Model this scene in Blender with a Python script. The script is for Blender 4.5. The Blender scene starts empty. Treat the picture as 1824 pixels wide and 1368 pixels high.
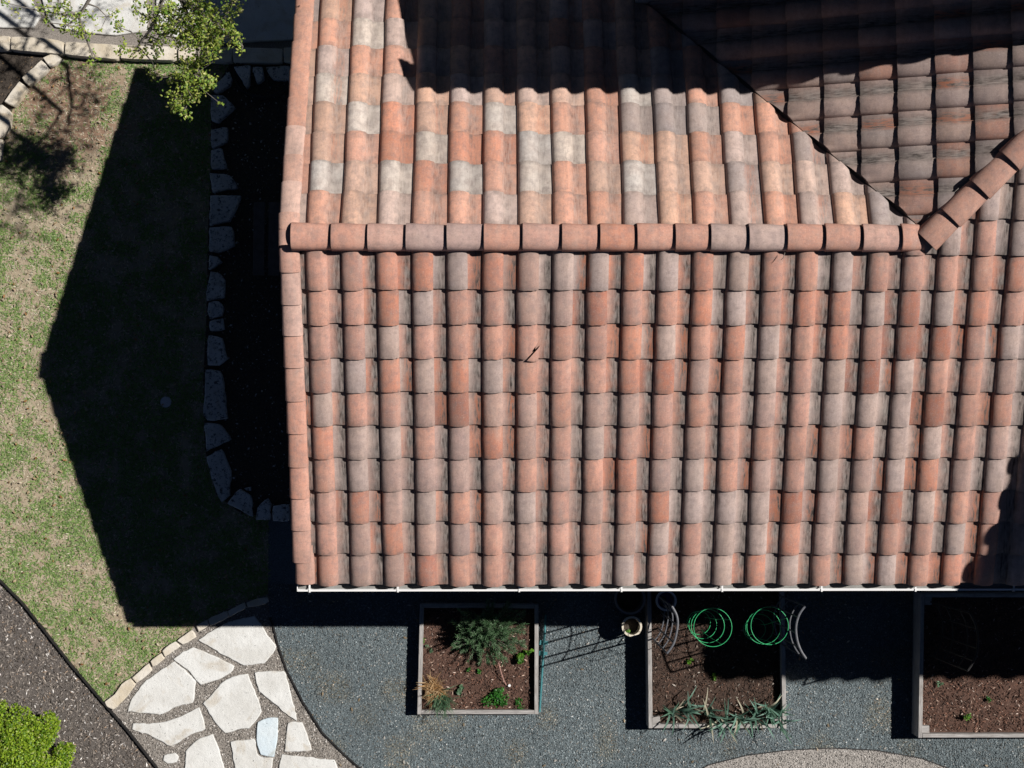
import bpy, bmesh, math, random
import numpy as np
from mathutils import Matrix, Vector

random.seed(7)
rng = np.random.default_rng(11)
scn = bpy.context.scene
col = scn.collection

# ------------------------------------------------------------------ camera, sky, sun, exposure
CAM = Vector((0.0, -2.22939, 16.65513))
RC = Matrix(((0.9999334307, -0.0004681785, 0.0115288720),
             (-0.0002991635, 0.9977885948, 0.0664667630),
             (-0.0115344953, -0.0664657874, 0.9977220327)))
F = 2529.0
cam_d = bpy.data.cameras.new('camera')
cam_d.sensor_fit = 'HORIZONTAL'
cam_d.sensor_width = 36.0
cam_d.lens = F / 1824.0 * 36.0
cam_d.clip_end = 400.0
cam = bpy.data.objects.new('camera', cam_d)
cam.matrix_world = Matrix.Translation(CAM) @ RC.transposed().to_4x4()
col.objects.link(cam)
scn.camera = cam

SUN = Vector((0.865, 0.235, 1.0))
world = bpy.data.worlds.new('World')
scn.world = world
world.use_nodes = True
wn = world.node_tree.nodes
sky = wn.new('ShaderNodeTexSky')
sky.sky_type = 'NISHITA'
sky.sun_disc = False
sky.sun_elevation = math.atan2(1.0, math.hypot(SUN.x, SUN.y))
sky.sun_rotation = math.atan2(SUN.x, SUN.y)
sky.altitude = 300.0
sky.air_density = 0.17
sky.dust_density = 0.0
bg = wn['Background']
bg.inputs['Strength'].default_value = 0.05
world.node_tree.links.new(sky.outputs[0], bg.inputs['Color'])

sun_d = bpy.data.lights.new('sun', 'SUN')
sun_d.energy = 4.9
sun_d.angle = math.radians(0.53)
sun_d.color = (1.0, 0.955, 0.905)
sun = bpy.data.objects.new('sun', sun_d)
sun.rotation_euler = (-SUN).to_track_quat('-Z', 'Y').to_euler()
sun.location = (20, 5, 25)
col.objects.link(sun)

scn.cycles.diffuse_bounces = 1
scn.cycles.max_bounces = 4
scn.view_settings.view_transform = 'Standard'
scn.view_settings.look = 'None'
scn.view_settings.exposure = 0.14
scn.view_settings.gamma = 1.0
scn.view_settings.use_curve_mapping = False

# ------------------------------------------------------------------ helpers
def W(u, v, z=0.0):
    """a photograph pixel (1824 x 1368) carried to the level z of the place"""
    d = RC.transposed() @ Vector(((u - 912) / F, -(v - 684) / F, -1.0))
    t = (z - CAM.z) / d.z
    p = CAM + d * t
    return Vector((p.x, p.y, z))

def Wp(pts, z=0.0):
    return [W(u, v, z) for u, v in pts]

def zm(pts, ox, oy, s):
    return [(ox + a / s, oy + b / s) for a, b in pts]

def tag(o, label=None, cat=None, group=None, kind=None):
    if label: o['label'] = label
    if cat: o['category'] = cat
    if group: o['group'] = group
    if kind: o['kind'] = kind
    return o

def link(name, me, mat=None, parent=None):
    o = bpy.data.objects.new(name, me)
    col.objects.link(o)
    if mat is not None and me is not None and len(me.materials) == 0:
        me.materials.append(mat)
    if parent is not None: o.parent = parent
    return o

def empty(name, loc=(0, 0, 0)):
    o = bpy.data.objects.new(name, None)
    o.empty_display_size = 0.1
    col.objects.link(o)
    o.location = loc
    return o

def child_keep(o, parent):
    """parent o (built in place coordinates) to an Empty that stands elsewhere"""
    o.parent = parent
    o.matrix_parent_inverse = Matrix.Translation(parent.location).inverted()
    return o

class MB:
    """collects vertices and faces of ONE piece"""
    def __init__(s):
        s.v = []; s.f = []; s.c = []
    def add(s, vs, fs, c=None):
        n = len(s.v)
        s.v.extend([tuple(p) for p in vs])
        s.f.extend([tuple(i + n for i in f) for f in fs])
        if c is not None: s.c.extend([c] * len(vs))
    def box(s, lo, hi, M=None):
        (a, b, c), (d, e, f) = lo, hi
        vs = [Vector(p) for p in ((a, b, c), (d, b, c), (d, e, c), (a, e, c), (a, b, f), (d, b, f), (d, e, f), (a, e, f))]
        if M is not None: vs = [M @ p for p in vs]
        s.add(vs, [(3, 2, 1, 0), (4, 5, 6, 7), (0, 1, 5, 4), (1, 2, 6, 5), (2, 3, 7, 6), (3, 0, 4, 7)])
    def tube(s, pts, r, n=6, caps=True, c=None):
        pts = [Vector(p) for p in pts]
        rs = r if isinstance(r, (list, tuple)) else [r] * len(pts)
        base = len(s.v); up = Vector((0, 0, 1))
        t0 = (pts[1] - pts[0]).normalized()
        if abs(t0.z) > 0.9: up = Vector((1, 0, 0))
        x = t0.cross(up).normalized()
        for i, p in enumerate(pts):
            t = (pts[min(i + 1, len(pts) - 1)] - pts[max(i - 1, 0)]).normalized()
            x = (x - t * x.dot(t)).normalized(); y = t.cross(x)
            for j in range(n):
                a = 2 * math.pi * j / n
                s.v.append(tuple(p + (x * math.cos(a) + y * math.sin(a)) * rs[i]))
                if c is not None: s.c.append(c)
        for i in range(len(pts) - 1):
            for j in range(n):
                a = base + i * n + j; b = base + i * n + (j + 1) % n
                s.f.append((a, b, b + n, a + n))
        if caps:
            s.f.append(tuple(base + j for j in reversed(range(n))))
            s.f.append(tuple(base + (len(pts) - 1) * n + j for j in range(n)))
    def lathe(s, prof, n=24, o=(0, 0, 0)):
        base = len(s.v)
        for r, z in prof:
            for j in range(n):
                a = 2 * math.pi * j / n
                s.v.append((o[0] + r * math.cos(a), o[1] + r * math.sin(a), o[2] + z))
        for i in range(len(prof) - 1):
            for j in range(n):
                a = base + i * n + j; b = base + i * n + (j + 1) % n
                s.f.append((a, b, b + n, a + n))
    def mesh(s, name, smooth=False, angle=None):
        me = bpy.data.meshes.new(name)
        me.from_pydata(s.v, [], s.f)
        if s.c and len(s.c) == len(s.v): set_col(me, np.array(s.c, dtype=np.float32))
        if smooth:
            for p in me.polygons: p.use_smooth = True
            if angle: me.set_sharp_from_angle(angle=math.radians(angle))
        me.update()
        return me
    def build(s, name, mat, parent=None, smooth=False, angle=None):
        return link(name, s.mesh(name, smooth, angle), mat, parent)

def set_col(me, c):
    a = me.color_attributes.new('Col', 'FLOAT_COLOR', 'POINT')
    if c.shape[1] == 3: c = np.concatenate([c, np.ones((len(c), 1))], 1)
    a.data.foreach_set('color', c.astype(np.float32).ravel())

def np_mesh(name, verts, faces, cols=None, smooth=False):
    """verts (n,3), faces (m,k) all of one size"""
    me = bpy.data.meshes.new(name)
    m, k = faces.shape
    me.vertices.add(len(verts)); me.vertices.foreach_set('co', verts.astype(np.float32).ravel())
    me.loops.add(m * k); me.loops.foreach_set('vertex_index', faces.astype(np.int32).ravel())
    me.polygons.add(m)
    me.polygons.foreach_set('loop_start', np.arange(0, m * k, k, dtype=np.int32))
    me.polygons.foreach_set('loop_total', np.full(m, k, dtype=np.int32))
    if smooth: me.polygons.foreach_set('use_smooth', np.ones(m, dtype=bool))
    me.update(calc_edges=True)
    if cols is not None: set_col(me, cols)
    return me

def inpoly(P, poly):
    poly = np.array([(p[0], p[1]) for p in poly]); x, y = P[:, 0], P[:, 1]
    r = np.zeros(len(P), bool); n = len(poly)
    for i in range(n):
        x1, y1 = poly[i]; x2, y2 = poly[(i + 1) % n]
        if y1 == y2: continue
        c = ((y1 > y) != (y2 > y)) & (x < (x2 - x1) * (y - y1) / (y2 - y1) + x1)
        r ^= c
    return r

def vnoise(P, scale, seed):
    g = np.random.default_rng(seed).random((64, 64))
    q = P[:, :2] / scale + 100.3
    i = np.floor(q).astype(int); f = q - i; f = f * f * (3 - 2 * f)
    a = g[i[:, 0] % 64, i[:, 1] % 64]; b = g[(i[:, 0] + 1) % 64, i[:, 1] % 64]
    c = g[i[:, 0] % 64, (i[:, 1] + 1) % 64]; d = g[(i[:, 0] + 1) % 64, (i[:, 1] + 1) % 64]
    return (a * (1 - f[:, 0]) + b * f[:, 0]) * (1 - f[:, 1]) + (c * (1 - f[:, 0]) + d * f[:, 0]) * f[:, 1]

def points_in(poly, density, excl=()):
    a = np.array([(p[0], p[1]) for p in poly]); lo, hi = a.min(0), a.max(0)
    n = int(np.prod(hi - lo) * density)
    P = lo + rng.random((n, 2)) * (hi - lo)
    m = inpoly(P, poly)
    for e in excl: m &= ~inpoly(P, e)
    return P[m]

def rot_frames(n, flat=0.35):
    """random orientations, mostly lying"""
    yaw = rng.random(n) * 2 * np.pi; tx = rng.normal(0, flat, n); ty = rng.normal(0, flat, n)
    ex = np.stack([np.cos(yaw), np.sin(yaw), tx], 1); ex /= np.linalg.norm(ex, axis=1)[:, None]
    up = np.stack([-tx * np.cos(yaw) + ty * np.sin(yaw), -tx * np.sin(yaw) - ty * np.cos(yaw), np.ones(n)], 1)
    up -= ex * (up * ex).sum(1)[:, None]; up /= np.linalg.norm(up, axis=1)[:, None]
    ey = np.cross(up, ex)
    return ex, ey, up

def pieces(name, P, z, size, aspect, thick, cols, mat, flat=0.35, lift=0.3, parent=None):
    """small solid six-cornered grains joined into one piece of stuff"""
    n = len(P)
    ex, ey, ez = rot_frames(n, flat)
    s = size[0] + (size[1] - size[0]) * rng.random(n) ** 2
    ax = s * (0.8 + 0.5 * rng.random(n)); ay = s * aspect * (0.7 + 0.6 * rng.random(n)); az = s * thick * (0.7 + 0.6 * rng.random(n))
    zz = z if np.ndim(z) else np.full(n, z)
    c = np.stack([P[:, 0], P[:, 1], zz + az * lift], 1)
    V = np.stack([c + ex * ax[:, None], c + ey * ay[:, None], c - ex * ax[:, None], c - ey * ay[:, None],
                  c + ez * az[:, None] + ex * (ax * rng.uniform(-.4, .4, n))[:, None], c - ez * az[:, None]], 1).reshape(-1, 3)
    T = np.array([(0, 1, 4), (1, 2, 4), (2, 3, 4), (3, 0, 4)])
    Fc = (T[None] + (np.arange(n) * 6)[:, None, None]).reshape(-1, 3)
    C = np.repeat(cols, 6, axis=0)
    o = link(name, np_mesh(name, V, Fc, C), mat, parent)
    return o

def blades(name, P, z, length, width, cols, mat, lean=1.1, parent=None, bend=0.4):
    n = len(P); yaw = rng.random(n) * 2 * np.pi
    L = length[0] + (length[1] - length[0]) * rng.random(n)
    le = np.clip(rng.normal(lean, 0.25, n), 0.1, 1.5)
    d = np.stack([np.cos(yaw) * np.sin(le), np.sin(yaw) * np.sin(le), np.cos(le)], 1)
    sd = np.stack([-np.sin(yaw), np.cos(yaw), np.zeros(n)], 1) * (width * (0.7 + 0.6 * rng.random(n)))[:, None]
    b = np.stack([P[:, 0], P[:, 1], np.full(n, z)], 1)
    mid = b + d * (L * 0.55)[:, None]
    tip = b + d * L[:, None]; tip[:, 2] -= L * bend * 0.3; tip[:, 2] = np.maximum(tip[:, 2], z + .004)
    V = np.stack([b - sd * .6, b + sd * .6, mid + sd, mid - sd, tip], 1).reshape(-1, 3)
    T = np.array([(0, 1, 2), (0, 2, 3), (3, 2, 4)])
    Fc = (T[None] + (np.arange(n) * 5)[:, None, None]).reshape(-1, 3)
    return link(name, np_mesh(name, V, Fc, np.repeat(cols, 5, axis=0)), mat, parent)

def leaves_arrays(C, size, aspect=0.5, upbias=0.8):
    """folded pointed leaves at points C (n,3) -> verts, tris (6 verts each)"""
    n = len(C)
    nrm = rng.normal(0, 1, (n, 3)); nrm[:, 2] = np.abs(nrm[:, 2]) + upbias
    nrm /= np.linalg.norm(nrm, axis=1)[:, None]
    a = rng.normal(0, 1, (n, 3)); a -= nrm * (a * nrm).sum(1)[:, None]; a /= np.linalg.norm(a, axis=1)[:, None]
    b = np.cross(nrm, a)
    s = (size[0] + (size[1] - size[0]) * rng.random(n))[:, None]
    w = s * aspect
    V = np.stack([C - a * s * .5, C - a * s * .1 + b * w * .5 + nrm * s * .1, C + a * s * .3 + b * w * .38 + nrm * s * .08,
                  C + a * s * .5 - nrm * s * .06, C + a * s * .3 - b * w * .38 + nrm * s * .08, C - a * s * .1 - b * w * .5 + nrm * s * .1], 1)
    T = np.array([(0, 1, 5), (1, 2, 5), (5, 2, 4), (2, 3, 4)])
    Fc = (T[None] + (np.arange(n) * 6)[:, None, None]).reshape(-1, 3)
    return V.reshape(-1, 3), Fc

def pal(n, entries):
    """n colours drawn from weighted palette entries ((r,g,b),weight) with jitter"""
    w = np.array([e[1] for e in entries], float); w /= w.sum()
    i = rng.choice(len(entries), n, p=w)
    c = np.array([e[0] for e in entries])[i]
    return np.clip(c * (0.75 + 0.5 * rng.random((n, 1))), 0, 1)

def lin(r, g, b, m=1.0):
    f = lambda c: ((c / 255 + .055) / 1.055) ** 2.4 if c > 10 else c / 255 / 12.92
    return (f(r) * m, f(g) * m, f(b) * m)

# ------------------------------------------------------------------ materials (all procedural)
class NT:
    def __init__(s, name):
        s.m = bpy.data.materials.new(name); s.m.use_nodes = True
        s.t = s.m.node_tree; s.b = s.t.nodes['Principled BSDF']
        s.b.inputs['Specular IOR Level'].default_value = 0.3
    def n(s, typ, **kw):
        x = s.t.nodes.new('ShaderNode' + typ)
        for k, v in kw.items(): setattr(x, k, v)
        return x
    def l(s, a, b): s.t.links.new(a, b)
    def noise(s, vec, scale, detail=4.0, rough=0.6):
        x = s.n('TexNoise'); x.inputs['Scale'].default_value = scale; x.inputs['Detail'].default_value = detail
        x.inputs['Roughness'].default_value = rough
        if vec is not None: s.l(vec, x.inputs['Vector'])
        return x.outputs['Fac']
    def mapr(s, val, a, b, c=0.0, d=1.0):
        x = s.n('MapRange'); x.inputs[1].default_value = a; x.inputs[2].default_value = b
        x.inputs[3].default_value = c; x.inputs[4].default_value = d
        s.l(val, x.inputs[0]); return x.outputs[0]
    def math(s, op, a, b=None):
        x = s.n('Math', operation=op)
        for i, q in enumerate((a, b)):
            if q is None: continue
            if isinstance(q, (int, float)): x.inputs[i].default_value = q
            else: s.l(q, x.inputs[i])
        return x.outputs[0]
    def mix(s, fac, a, b, typ='MIX'):
        x = s.n('Mix', data_type='RGBA', blend_type=typ)
        for inp, q in ((x.inputs[0], fac), (x.inputs[6], a), (x.inputs[7], b)):
            if isinstance(q, (int, float)): inp.default_value = q
            elif isinstance(q, tuple): inp.default_value = (*q, 1.0)
            else: s.l(q, inp)
        return x.outputs[2]
    def obj(s): return s.n('TexCoord').outputs['Object']
    def pos(s): return s.n('NewGeometry').outputs['Position']
    def bump(s, h, strength=0.3, dist=0.01):
        x = s.n('Bump'); x.inputs['Strength'].default_value = strength; x.inputs['Distance'].default_value = dist
        s.l(h, x.inputs['Height']); s.l(x.outputs[0], s.b.inputs['Normal'])
    def done(s, color, rough=0.8):
        if isinstance(color, tuple): s.b.inputs['Base Color'].default_value = (*color, 1)
        else: s.l(color, s.b.inputs['Base Color'])
        s.b.inputs['Roughness'].default_value = rough
        return s.m

def m_noise(name, a, b, scale=8.0, rough=0.85, bump=0.3, fine=120.0, speck=0.25):
    k = NT(name); p = k.pos()
    f = k.mapr(k.noise(p, scale, 6.0), .35, .65)
    c = k.mix(f, a, b)
    g = k.noise(p, fine, 3.0, .7)
    c = k.mix(speck, c, k.mix(k.mapr(g, .3, .7), tuple(x * .35 for x in a), tuple(min(1, x * 1.6) for x in b)))
    k.bump(g, bump, .006)
    return k.done(c, rough)

def m_lawn():
    k = NT('lawn_soil'); p = k.pos()
    c = k.mix(k.mapr(k.noise(p, 4.5, 6.0), .3, .7), (.29, .23, .16), (.42, .355, .255))
    tr = W(120, 190)
    d = k.n('VectorMath', operation='DISTANCE'); k.l(p, d.inputs[0]); d.inputs[1].default_value = tuple(tr)
    worn = k.mapr(k.math('ADD', d.outputs['Value'], k.math('MULTIPLY', k.noise(p, 3.0, 5.0), 1.1)), 1.45, 1.0)
    c = k.mix(worn, c, k.mix(k.noise(p, 14.0, 4.0), (.17, .105, .07), (.33, .22, .155)))
    g = k.noise(p, 70.0, 3.0, .7)
    c = k.mix(k.mapr(g, .35, .25, 0, .6), c, (.08, .06, .045))
    k.bump(g, .5, .006)
    return k.done(c, .95)

def m_attr(name, rough=0.8, trans=0.0, spec=.3, fine=300.0):
    k = NT(name); a = k.n('Attribute', attribute_name='Col').outputs['Color']
    g = k.noise(k.pos(), fine, 2.0)
    c = k.mix(1.0, a, k.mix(k.mapr(g, .3, .7), (.8, .8, .8), (1.0, 1.0, 1.0)), 'MULTIPLY')
    k.b.inputs['Specular IOR Level'].default_value = spec
    m = k.done(c, rough)
    if trans:
        t = k.n('BsdfTranslucent'); k.l(c, t.inputs[0])
        mx = k.n('MixShader'); mx.inputs[0].default_value = trans
        out = k.t.nodes['Material Output']
        k.l(k.b.outputs[0], mx.inputs[1]); k.l(t.outputs[0], mx.inputs[2]); k.l(mx.outputs[0], out.inputs[0])
    return m

def m_tile(name, pan=True, run=1.0):
    k = NT(name)
    oi = k.n('ObjectInfo'); base = oi.outputs['Color']; rnd = oi.outputs['Random']
    oc = k.obj()
    off = k.n('VectorMath', operation='MULTIPLY_ADD')
    cb = k.n('CombineXYZ'); k.l(rnd, cb.inputs[0]); k.l(rnd, cb.inputs[1]); k.l(rnd, cb.inputs[2])
    k.l(cb.outputs[0], off.inputs[0]); off.inputs[1].default_value = (91, 57, 33); k.l(oc, off.inputs[2])
    v = off.outputs[0]
    st = k.n('Mapping'); st.inputs['Scale'].default_value = (60, 9, 30); k.l(v, st.inputs[0])
    streak = k.noise(st.outputs[0], 1.0, 5.0, .65)
    blot = k.noise(v, 14.0, 5.0, .6)
    fine = k.noise(v, 190.0, 3.0, .7)
    # weathered grey-brown film in soft blotches
    c = k.mix(k.mapr(blot, .42, .66, 0, .75), base, k.mix(.55, base, (.20, .16, .16)))
    hsv = k.n('HueSaturation'); hsv.inputs['Saturation'].default_value = 1.15
    c = k.mix(k.mapr(k.noise(v, 6.0, 2.0), .4, .7, 0, .35), c, k.mix(.5, c, (.55, .38, .29)))
    sm = k.noise(v, 32.0, 5.0, .7)
    c = k.mix(k.mapr(sm, .54, .72, 0, .5), c, k.mix(.8, c, (.15, .115, .115)))
    gr2 = k.noise(v, 75.0, 3.0, .75)
    c = k.mix(k.mapr(gr2, .56, .72, 0, .45), c, k.mix(.6, c, (.1, .08, .07)))
    c = k.mix(k.mapr(gr2, .44, .30, 0, .4), c, k.mix(.5, c, (.78, .68, .63)))
    sp = k.n('SeparateXYZ'); k.l(oc, sp.inputs[0])
    if pan:
        x = sp.outputs[0]
        up = k.mapr(x, -.120, -.055); dn = k.mapr(x, -.005, .045, 1, 0)
        msk = k.math('MULTIPLY', up, dn)
        gr = k.mix(k.mapr(streak, .35, .65), (.045, .038, .036), (.34, .295, .27))
        # run-off lichen in the pan, rust coloured on a few tiles
        rust = k.math('MULTIPLY', k.math('GREATER_THAN', rnd, .80), k.mapr(streak, .42, .58))
        gr = k.mix(k.math('MULTIPLY', rust, .85), gr, (.40, .12, .05))
        c = k.mix(k.math('MULTIPLY', msk, k.mapr(k.noise(v, 7.0, 2.0), .3, .6, .6 * run, 1.0 * run)), c, gr)
    # dirt along the lip and the head of the exposed face
    y = sp.outputs[1]
    lip = k.mapr(y, .0, .05, .45, 0)
    hd = k.mapr(y, .26, .33, 0, .35)
    dirt = k.math('MULTIPLY', k.math('ADD', lip, hd), k.mapr(blot, .35, .6))
    if pan: c = k.mix(dirt, c, (.16, .135, .12))
    c = k.mix(k.mapr(streak, .5, .8, 0, .35), c, (.2, .17, .155))
    c = k.mix(k.mapr(fine, .62, .72, 0, .5), c, (.6, .52, .45))
    c = k.mix(k.mapr(fine, .38, .28, 0, .45), c, (.13, .1, .085))
    # dirt that runs on across the courses
    mp = k.n('Mapping'); mp.inputs['Scale'].default_value = (9, 1.6, 1.6); k.l(k.pos(), mp.inputs[0])
    run_ = k.noise(mp.outputs[0], 1.0, 5.0, .65)
    c = k.mix(k.mapr(run_, .50, .72, 0, .45), c, k.mix(.7, c, (.14, .11, .095)))
    c = k.mix(k.mapr(run_, .46, .28, 0, .25), c, k.mix(.5, c, (.72, .60, .52)))
    k.b.inputs['Specular IOR Level'].default_value = 0.15
    k.bump(k.math('ADD', fine, k.math('MULTIPLY', streak, .6)), .35, .004)
    return k.done(c, .92)

def m_leaf_stone(name, a, b, dark):
    """stone: warm veins, dark lichen spots"""
    k = NT(name); p = k.pos()
    c = k.mix(k.mapr(k.noise(p, 3.0, 5.0), .35, .65), a, b)
    spots = k.mapr(k.noise(p, 22.0, 6.0, .8), .52 if dark > .9 else .60, .60 if dark > .9 else .68)
    c = k.mix(k.math('MULTIPLY', spots, dark), c, (.07, .07, .07))
    vein = k.n('TexNoise'); vein.inputs['Scale'].default_value = 2.2; vein.inputs['Distortion'].default_value = 2.5
    vein.inputs['Detail'].default_value = 6.0; k.l(p, vein.inputs['Vector'])
    c = k.mix(k.mapr(vein.outputs['Fac'], .56, .70, 0, .5), c, tuple(x * y for x, y in zip(a, (.78, .68, .55))))
    dots = k.mapr(k.noise(p, 55.0, 2.0, .5), .70, .74)
    c = k.mix(k.math('MULTIPLY', dots, .8), c, (.05, .05, .045))
    fine = k.noise(p, 160.0, 3.0)
    c = k.mix(.15, c, k.mix(fine, (.1, .1, .1), (1, 1, 1)), 'MULTIPLY')
    k.bump(k.math('ADD', k.noise(p, 9.0, 7.0, .65), k.math('MULTIPLY', fine, .25)), .7, .02)
    return k.done(c, .9)

M = {}
M['tile'] = m_tile('clay_tile')
M['tile_n'] = m_tile('clay_tile_fresh', True, .55)
M['cap'] = m_tile('clay_cap_tile', False)
M['deck'] = m_noise('roof_underlay', (.02, .018, .016), (.03, .027, .025), 6)
M['flash'] = m_noise('valley_metal', (.12, .11, .10), (.2, .18, .16), 9, .5)
M['stucco'] = m_noise('stucco', (.62, .60, .55), (.72, .70, .65), 5, .95, .25, 180, .1)
M['white'] = m_noise('white_painted_metal', (.80, .80, .80), (.84, .84, .83), 3, .35, .02, 90, .04)
M['wood'] = None
M['stone'] = m_leaf_stone('cream_limestone', (.66, .655, .625), (.77, .775, .755), .4)
M['stone_edge'] = m_leaf_stone('edging_limestone', (.62, .54, .41), (.76, .71, .63), .25)
M['stone_gray'] = m_leaf_stone('weathered_limestone', (.52, .51, .50), (.72, .71, .69), .97)
M['stone_blue'] = m_leaf_stone('blue_white_stone', (.62, .73, .80), (.70, .78, .82), .15)
M['lawn_soil'] = m_lawn()
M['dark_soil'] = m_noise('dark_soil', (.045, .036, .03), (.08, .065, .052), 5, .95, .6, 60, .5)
M['mulch'] = m_noise('mulch_soil', (.075, .066, .06), (.13, .115, .105), 5, .95, .7, 55, .6)
M['bed_soil'] = m_noise('bed_soil', (.040, .026, .020), (.070, .044, .033), 6, .95, .7, 60, .6)
M['red_soil'] = m_noise('red_bark_soil', (.065, .036, .027), (.11, .062, .046), 6, .95, .7, 60, .6)
M['gravel'] = m_noise('dark_gravel', (.085, .11, .12), (.14, .168, .178), 3, .9, .8, 75, .6)
M['path'] = m_noise('path_gravel', (.19, .17, .15), (.27, .245, .22), 4, .9, .8, 75, .6)
M['pale'] = m_noise('pale_gravel', (.27, .25, .23), (.36, .335, .31), 4, .9, .8, 75, .6)
M['ground'] = m_noise('earth', (.09, .075, .055), (.15, .125, .09), 2, .95)
M['grain'] = m_attr('grain', .85)
M['grass'] = m_attr('grass_blade', .7, .25)
M['leaf'] = m_attr('leaf', .45, .4, .4)
M['bark'] = m_noise('bark', (.14, .12, .10), (.26, .235, .21), 20, .95, .6, 90, .3)
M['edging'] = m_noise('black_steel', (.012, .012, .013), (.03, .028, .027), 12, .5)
M['tube'] = m_noise('grey_tube', (.085, .09, .105), (.13, .135, .15), 20, .45)
M['bench'] = m_noise('dark_wood', (.06, .055, .055), (.11, .10, .10), 14, .8)
M['green_wire'] = m_noise('green_coated_wire', (.03, .42, .15), (.06, .55, .22), 20, .4, .05)
M['teal'] = m_noise('teal_paint', (.04, .17, .19), (.07, .24, .26), 15, .5)
M['black_plastic'] = m_noise('black_plastic', (.015, .015, .016), (.03, .03, .032), 8, .5, .05)
M['dark_rim'] = m_noise('lighter_black_rim', (.16, .15, .15), (.24, .23, .22), 8, .6, .05)  # rim a lighter grey than the black pot body
M['cream_pot'] = m_noise('cream_ceramic', (.66, .58, .46), (.74, .67, .55), 8, .5, .05)
M['blue_pot'] = m_noise('blue_glaze', (.02, .03, .22), (.03, .05, .30), 8, .25, .02)
M['rim_pot'] = m_noise('grey_rim', (.5, .5, .54), (.6, .6, .64), 8, .5, .05)
def m_wood(sc):
    k = NT('weathered_wood'); oc = k.pos()
    mp = k.n('Mapping'); mp.inputs['Scale'].default_value = sc; k.l(oc, mp.inputs[0])
    r = k.noise(mp.outputs[0], 1.0, 6.0, .7); b = k.noise(oc, 6.0, 3.0)
    c = k.mix(k.mapr(r, .3, .7), (.20, .185, .175), (.50, .485, .47))
    k2 = k.n('Mapping'); k2.inputs['Scale'].default_value = tuple(q * 2.2 for q in sc); k.l(oc, k2.inputs[0])
    c = k.mix(k.mapr(k.noise(k2.outputs[0], 1.0, 3.0), .60, .68, 0, .7), c, (.09, .08, .075))
    c = k.mix(k.mapr(b, .5, .75, 0, .45), c, (.22, .19, .165))
    k.bump(r, .4, .004)
    return k.done(c, .85)
M['wood'] = m_wood((5, 75, 75)); M['wood_y'] = m_wood((75, 5, 75))

# ------------------------------------------------------------------ roof geometry
K = 0.38; G = 3.892; CH = 1 / math.sqrt(1 + K * K)
TW = 0.32; EXP = 0.3276; STEP = 0.3063
XV = 3.87                                   # ridge meets hip and valley here
XF, XB = -1.7207, -1.7167
YE = -3.2417

PROF = [(-.150, .018), (-.130, .012), (-.095, .006), (-.055, .005), (-.020, .009), (-.004, .013), (-.0025, .025), (.002, .032),
        (.010, .0405), (.028, .052), (.055, .061), (.085, .0655), (.115, .065), (.143, .059), (.165, .049), (.182, .034), (.190, .013)]
LIFT = .036
def tile_shell(jit=0.0, L=0.40, thick=.024):
    n = len(PROF); v = []; f = []
    rs = random.Random(int(jit * 1000) + 5)
    lipj = [rs.uniform(-1, 1) * .0035 * (jit > 0) for _ in PROF]
    rows = [(0, -thick), (0, -.004), (.006, 0.0), (EXP * .6, 0.0), (L, 0.0)]
    for ri, (y, dz) in enumerate(rows):
        for i, (x, z) in enumerate(PROF):
            yy = y + (lipj[i] if ri < 3 else 0)
            zz = z + dz + LIFT * (1 - y / L) + (rs.uniform(-1, 1) * .0012 if ri == 3 else 0)
            v.append((x, yy, zz))
    for r in range(len(rows) - 1):
        for i in range(n - 1):
            a = r * n + i
            f.append((a, a + 1, a + 1 + n, a + n))
    # right edge of the roll turned down on to the neighbour's pan
    a = len(v)
    v += [(PROF[-1][0], 0, PROF[-1][1] + LIFT - thick), (PROF[-1][0], L, PROF[-1][1] - thick)]
    f.append((2 * n + n - 1, a, a + 1, 4 * n + n - 1))
    return v, f

def shell_mesh(name, v, f):
    me = bpy.data.meshes.new(name); me.from_pydata(v, [], f)
    for p in me.polygons: p.use_smooth = True
    me.set_sharp_from_angle(angle=math.radians(50)); me.materials.append(M['tile']); me.update()
    return me
TILES = [shell_mesh('roof_tile', *tile_shell(j)) for j in (.1, .2, .3, .4, .5)]

def frame(o, ex, ey):
    ex = Vector(ex).normalized(); ey = Vector(ey).normalized(); ez = ex.cross(ey)
    return Matrix(((ex.x, ey.x, ez.x, o[0]), (ex.y, ey.y, ez.y, o[1]), (ex.z, ey.z, ez.z, o[2]), (0, 0, 0, 1)))

def fr_front(i, r):
    d = .4853 + STEP * r
    return frame((XF + TW * i, -d, G - K * d), (1, 0, 0), (0, 1, K))
def fr_back(i, r):
    d = .3567 + STEP * r
    return frame((XB + TW * i + .19, d, G - K * d), (-1, 0, 0), (0, -1, K))
def fr_west(n, m):
    x = 2.768 + .312 * m
    return frame((x, .16 + TW * n + .19, G + K * (x - XV)), (0, -1, 0), (1, 0, K))

def jit_frame(Mx):
    return Mx @ Matrix.Translation((random.uniform(-.004, .004), random.uniform(-.005, .005), random.uniform(-.001, .003))) @ Matrix.Rotation(math.radians(random.gauss(0, .6)), 4, 'Z')

def cut_mesh(me, Mx, cuts):
    """cuts: (world point, world normal) ; the side the normal points to is removed"""
    bm = bmesh.new(); bm.from_mesh(me)
    inv = Mx.inverted(); rot = Mx.to_3x3().transposed()
    for p, nrm in cuts:
        bmesh.ops.bisect_plane(bm, geom=bm.verts[:] + bm.edges[:] + bm.faces[:], dist=1e-6,
                               plane_co=inv @ Vector(p), plane_no=rot @ Vector(nrm), clear_outer=True)
    if len(bm.faces) == 0: bm.free(); return None
    out = bpy.data.meshes.new('roof_tile'); bm.to_mesh(out); bm.free()
    if len(out.materials) == 0: out.materials.append(M['tile'])
    return out

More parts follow.
